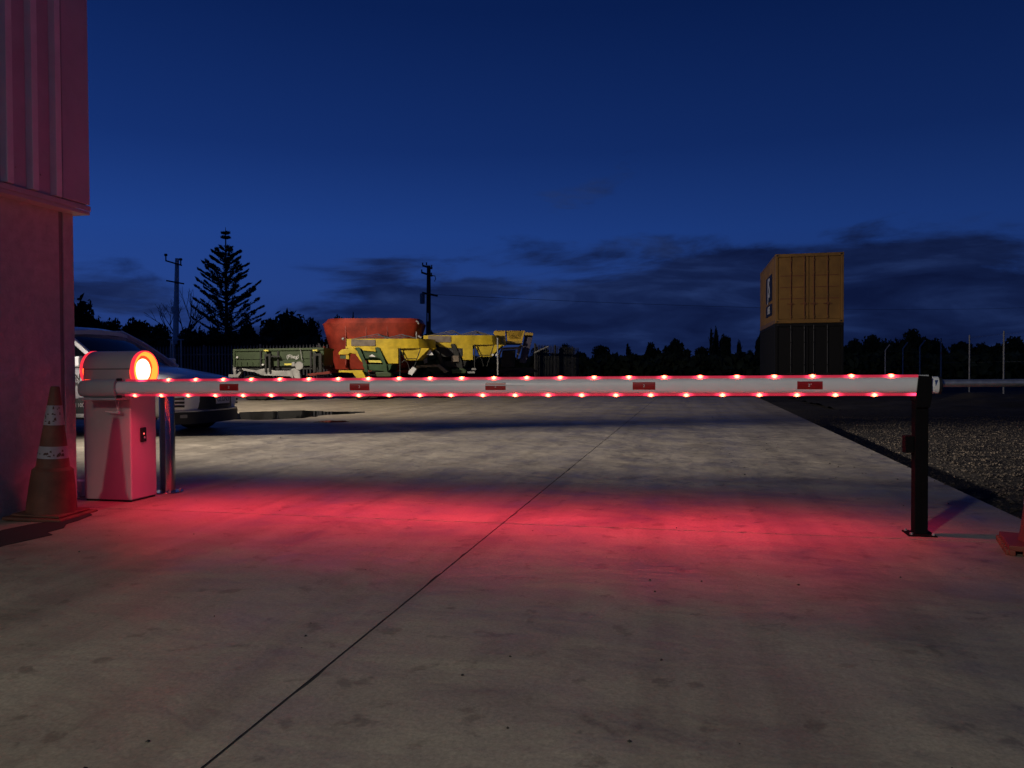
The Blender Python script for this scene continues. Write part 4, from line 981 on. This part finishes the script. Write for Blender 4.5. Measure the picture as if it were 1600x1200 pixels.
# continuous dark scrub below the tree tops
def scrub(name, pa, pb, D0, D1, ytop, n, label, seed):
    r = np.random.default_rng(seed); V = np.zeros((n*4, 3))
    px = r.uniform(pa, pb, n); D = r.uniform(D0, D1, n)
    hmax = (CH + (HOR-ytop)*D/FPX)*(.72+.28*np.array([mn.noise((p*.035, seed, 0)) for p in px])+.12*np.array([mn.noise((p*.15, seed, 2)) for p in px]))
    z = hmax*r.random(n)**.6
    xc = (px-800)/FPX*D; P = np.stack([xc*cY-D*sY, xc*sY+D*cY, z-.1], 1)
    u = r.normal(size=(n, 3)); u /= np.linalg.norm(u, axis=1)[:, None]; w = np.cross(u, r.normal(size=(n, 3))); w /= np.linalg.norm(w, axis=1)[:, None]
    s = .42*(.5+r.random((n, 1)))
    V = np.stack([P-u*s, P+w*s*.55, P+u*s, P-w*s*.55], 1).reshape(-1, 3)
    me = bpy.data.meshes.new(name); me.from_pydata(V.tolist(), [], np.arange(4*n).reshape(-1, 4).tolist()); me.materials.append(M['leaf'])
    o = bpy.data.objects.new(name, me); COL.objects.link(o); tag(o, label, 'scrub', kind='stuff')
scrub('scrub', -200, 700, 50, 60, 503, 34000, 'continuous dark scrub along the left horizon behind the fence', 1)
scrub('scrub', 560, 1900, 66, 84, 547, 42000, 'continuous dark scrub along the centre and right horizon', 2)

# star shaped Norfolk pine: whorls of rising branches, gaps between tiers
D = 68; l = Lc(352, D); k = D/FPX
T = thing('norfolk_pine', W(355, D, -.1), YAW, 'tall star shaped pine with tiered branches rising against the blue sky', 'tree')
H = ZP(354, D)
MB().tube((0,0,0), (0,0,H-.8), .26, .05, 10).tube((0,0,H-.8), (0,0,H+.1), .05, .02, 6).build('trunk', 'bark', T, 40)
prof = [(362,8),(369,9),(382,16),(391,24),(400,26),(409,33),(419,38),(428,37),(437,46),(447,44),(457,47),(466,50),(476,52),(486,54),(495,53)]
bv, bf = [], []
tuft = []
r = np.random.default_rng(4)
def spindle(mb, a, b, r0, n=6):
    pts = [a.lerp(b, t) for t in (0, .25, .55, .8, 1)]
    for (p, q, ra, rb) in zip(pts[:-1], pts[1:], (r0*.25, r0*.75, r0, r0*.75), (r0*.75, r0, r0*.75, r0*.08)): mb.tube(p, q, ra, rb, n, caps=False)
mb = MB(); LV = []
for wi, (py, hw) in enumerate(prof):
    zt = ZP(py, D); nb = 5 if wi < 3 else 7 + (wi % 2)
    for i in range(nb):
        a = 2*math.pi*(i+r.uniform(-.2, .2))/nb + wi*.7; Lr = hw*k*r.uniform(.66, 1.08)
        rise = Lr*(.10 if wi < 2 else .46)*r.uniform(.75, 1.25)
        tip = Vector((Lr*math.cos(a), Lr*math.sin(a), zt)); z0 = zt-rise+.05
        base = Vector((0, 0, z0-.1)); mid = Vector((Lr*.45*math.cos(a), Lr*.45*math.sin(a), z0+rise*.22))
        mb.tube(base, mid, .06, .04, 5, caps=False); mb.tube(mid, tip, .04, .015, 5, caps=False)
        # foliage tufts along the outer part
        for j in range(3 if wi > 2 else 1):
            f = .42+.24*j; c = mid.lerp(tip, max(0, (f-.45)/.55)) if f > .45 else base.lerp(mid, f/.45)
            e = mid.lerp(tip, min(1.08, (f+.34-.45)/.55)); n = 44
            ax = (e-c); side = ax.cross(Vector((0,0,1))).normalized()
            for q in range(n):
                t = r.random(); p = c + ax*t + side*(r.uniform(-1,1)*.24*(1-abs(t-.45))) + Vector((0,0,r.uniform(-.04,.14)))
                d = (ax.normalized()*.6 + side*r.uniform(-.8,.8) + Vector((0,0,r.uniform(-.1,.5)))).normalized()*r.uniform(.12, .22)
                w = d.cross(Vector((r.uniform(-1,1), r.uniform(-1,1), r.uniform(-1,1)))).normalized()*.045
                LV += [p-d*.5, p+w, p+d, p-w]
mb.build('branches', 'bark', T)['kind'] = 'stuff'
me = bpy.data.meshes.new('foliage'); me.from_pydata([tuple(v) for v in LV], [], [(4*i, 4*i+1, 4*i+2, 4*i+3) for i in range(len(LV)//4)]); me.materials.append(M['leaf2'])
o = bpy.data.objects.new('foliage', me); COL.objects.link(o); o.parent = T
# bare tree by the grey pole
D = 64; T = thing('bare_tree', W(287, D, -.1), 0, 'bare leafless tree with fine twigs between the grey pole and the star shaped pine', 'tree')
mb = MB()
def grow(p, d, L, rad, lev):
    q = p + d*L; mb.tube(p, q, rad, rad*.65, 4 if lev > 1 else 6, caps=False)
    if lev >= 5: return
    for _ in range(3 if lev < 4 else 2):
        nd = (d + Vector((r.uniform(-1,1), r.uniform(-1,1), r.uniform(-.35,.7)))*.62).normalized(); grow(q, nd, L*r.uniform(.62,.86), rad*.6, lev+1)
grow(Vector((0,0,0)), Vector((0,0,1)), 2.3, .16, 0)
mb.build('branches', 'bark', T)['kind'] = 'stuff'
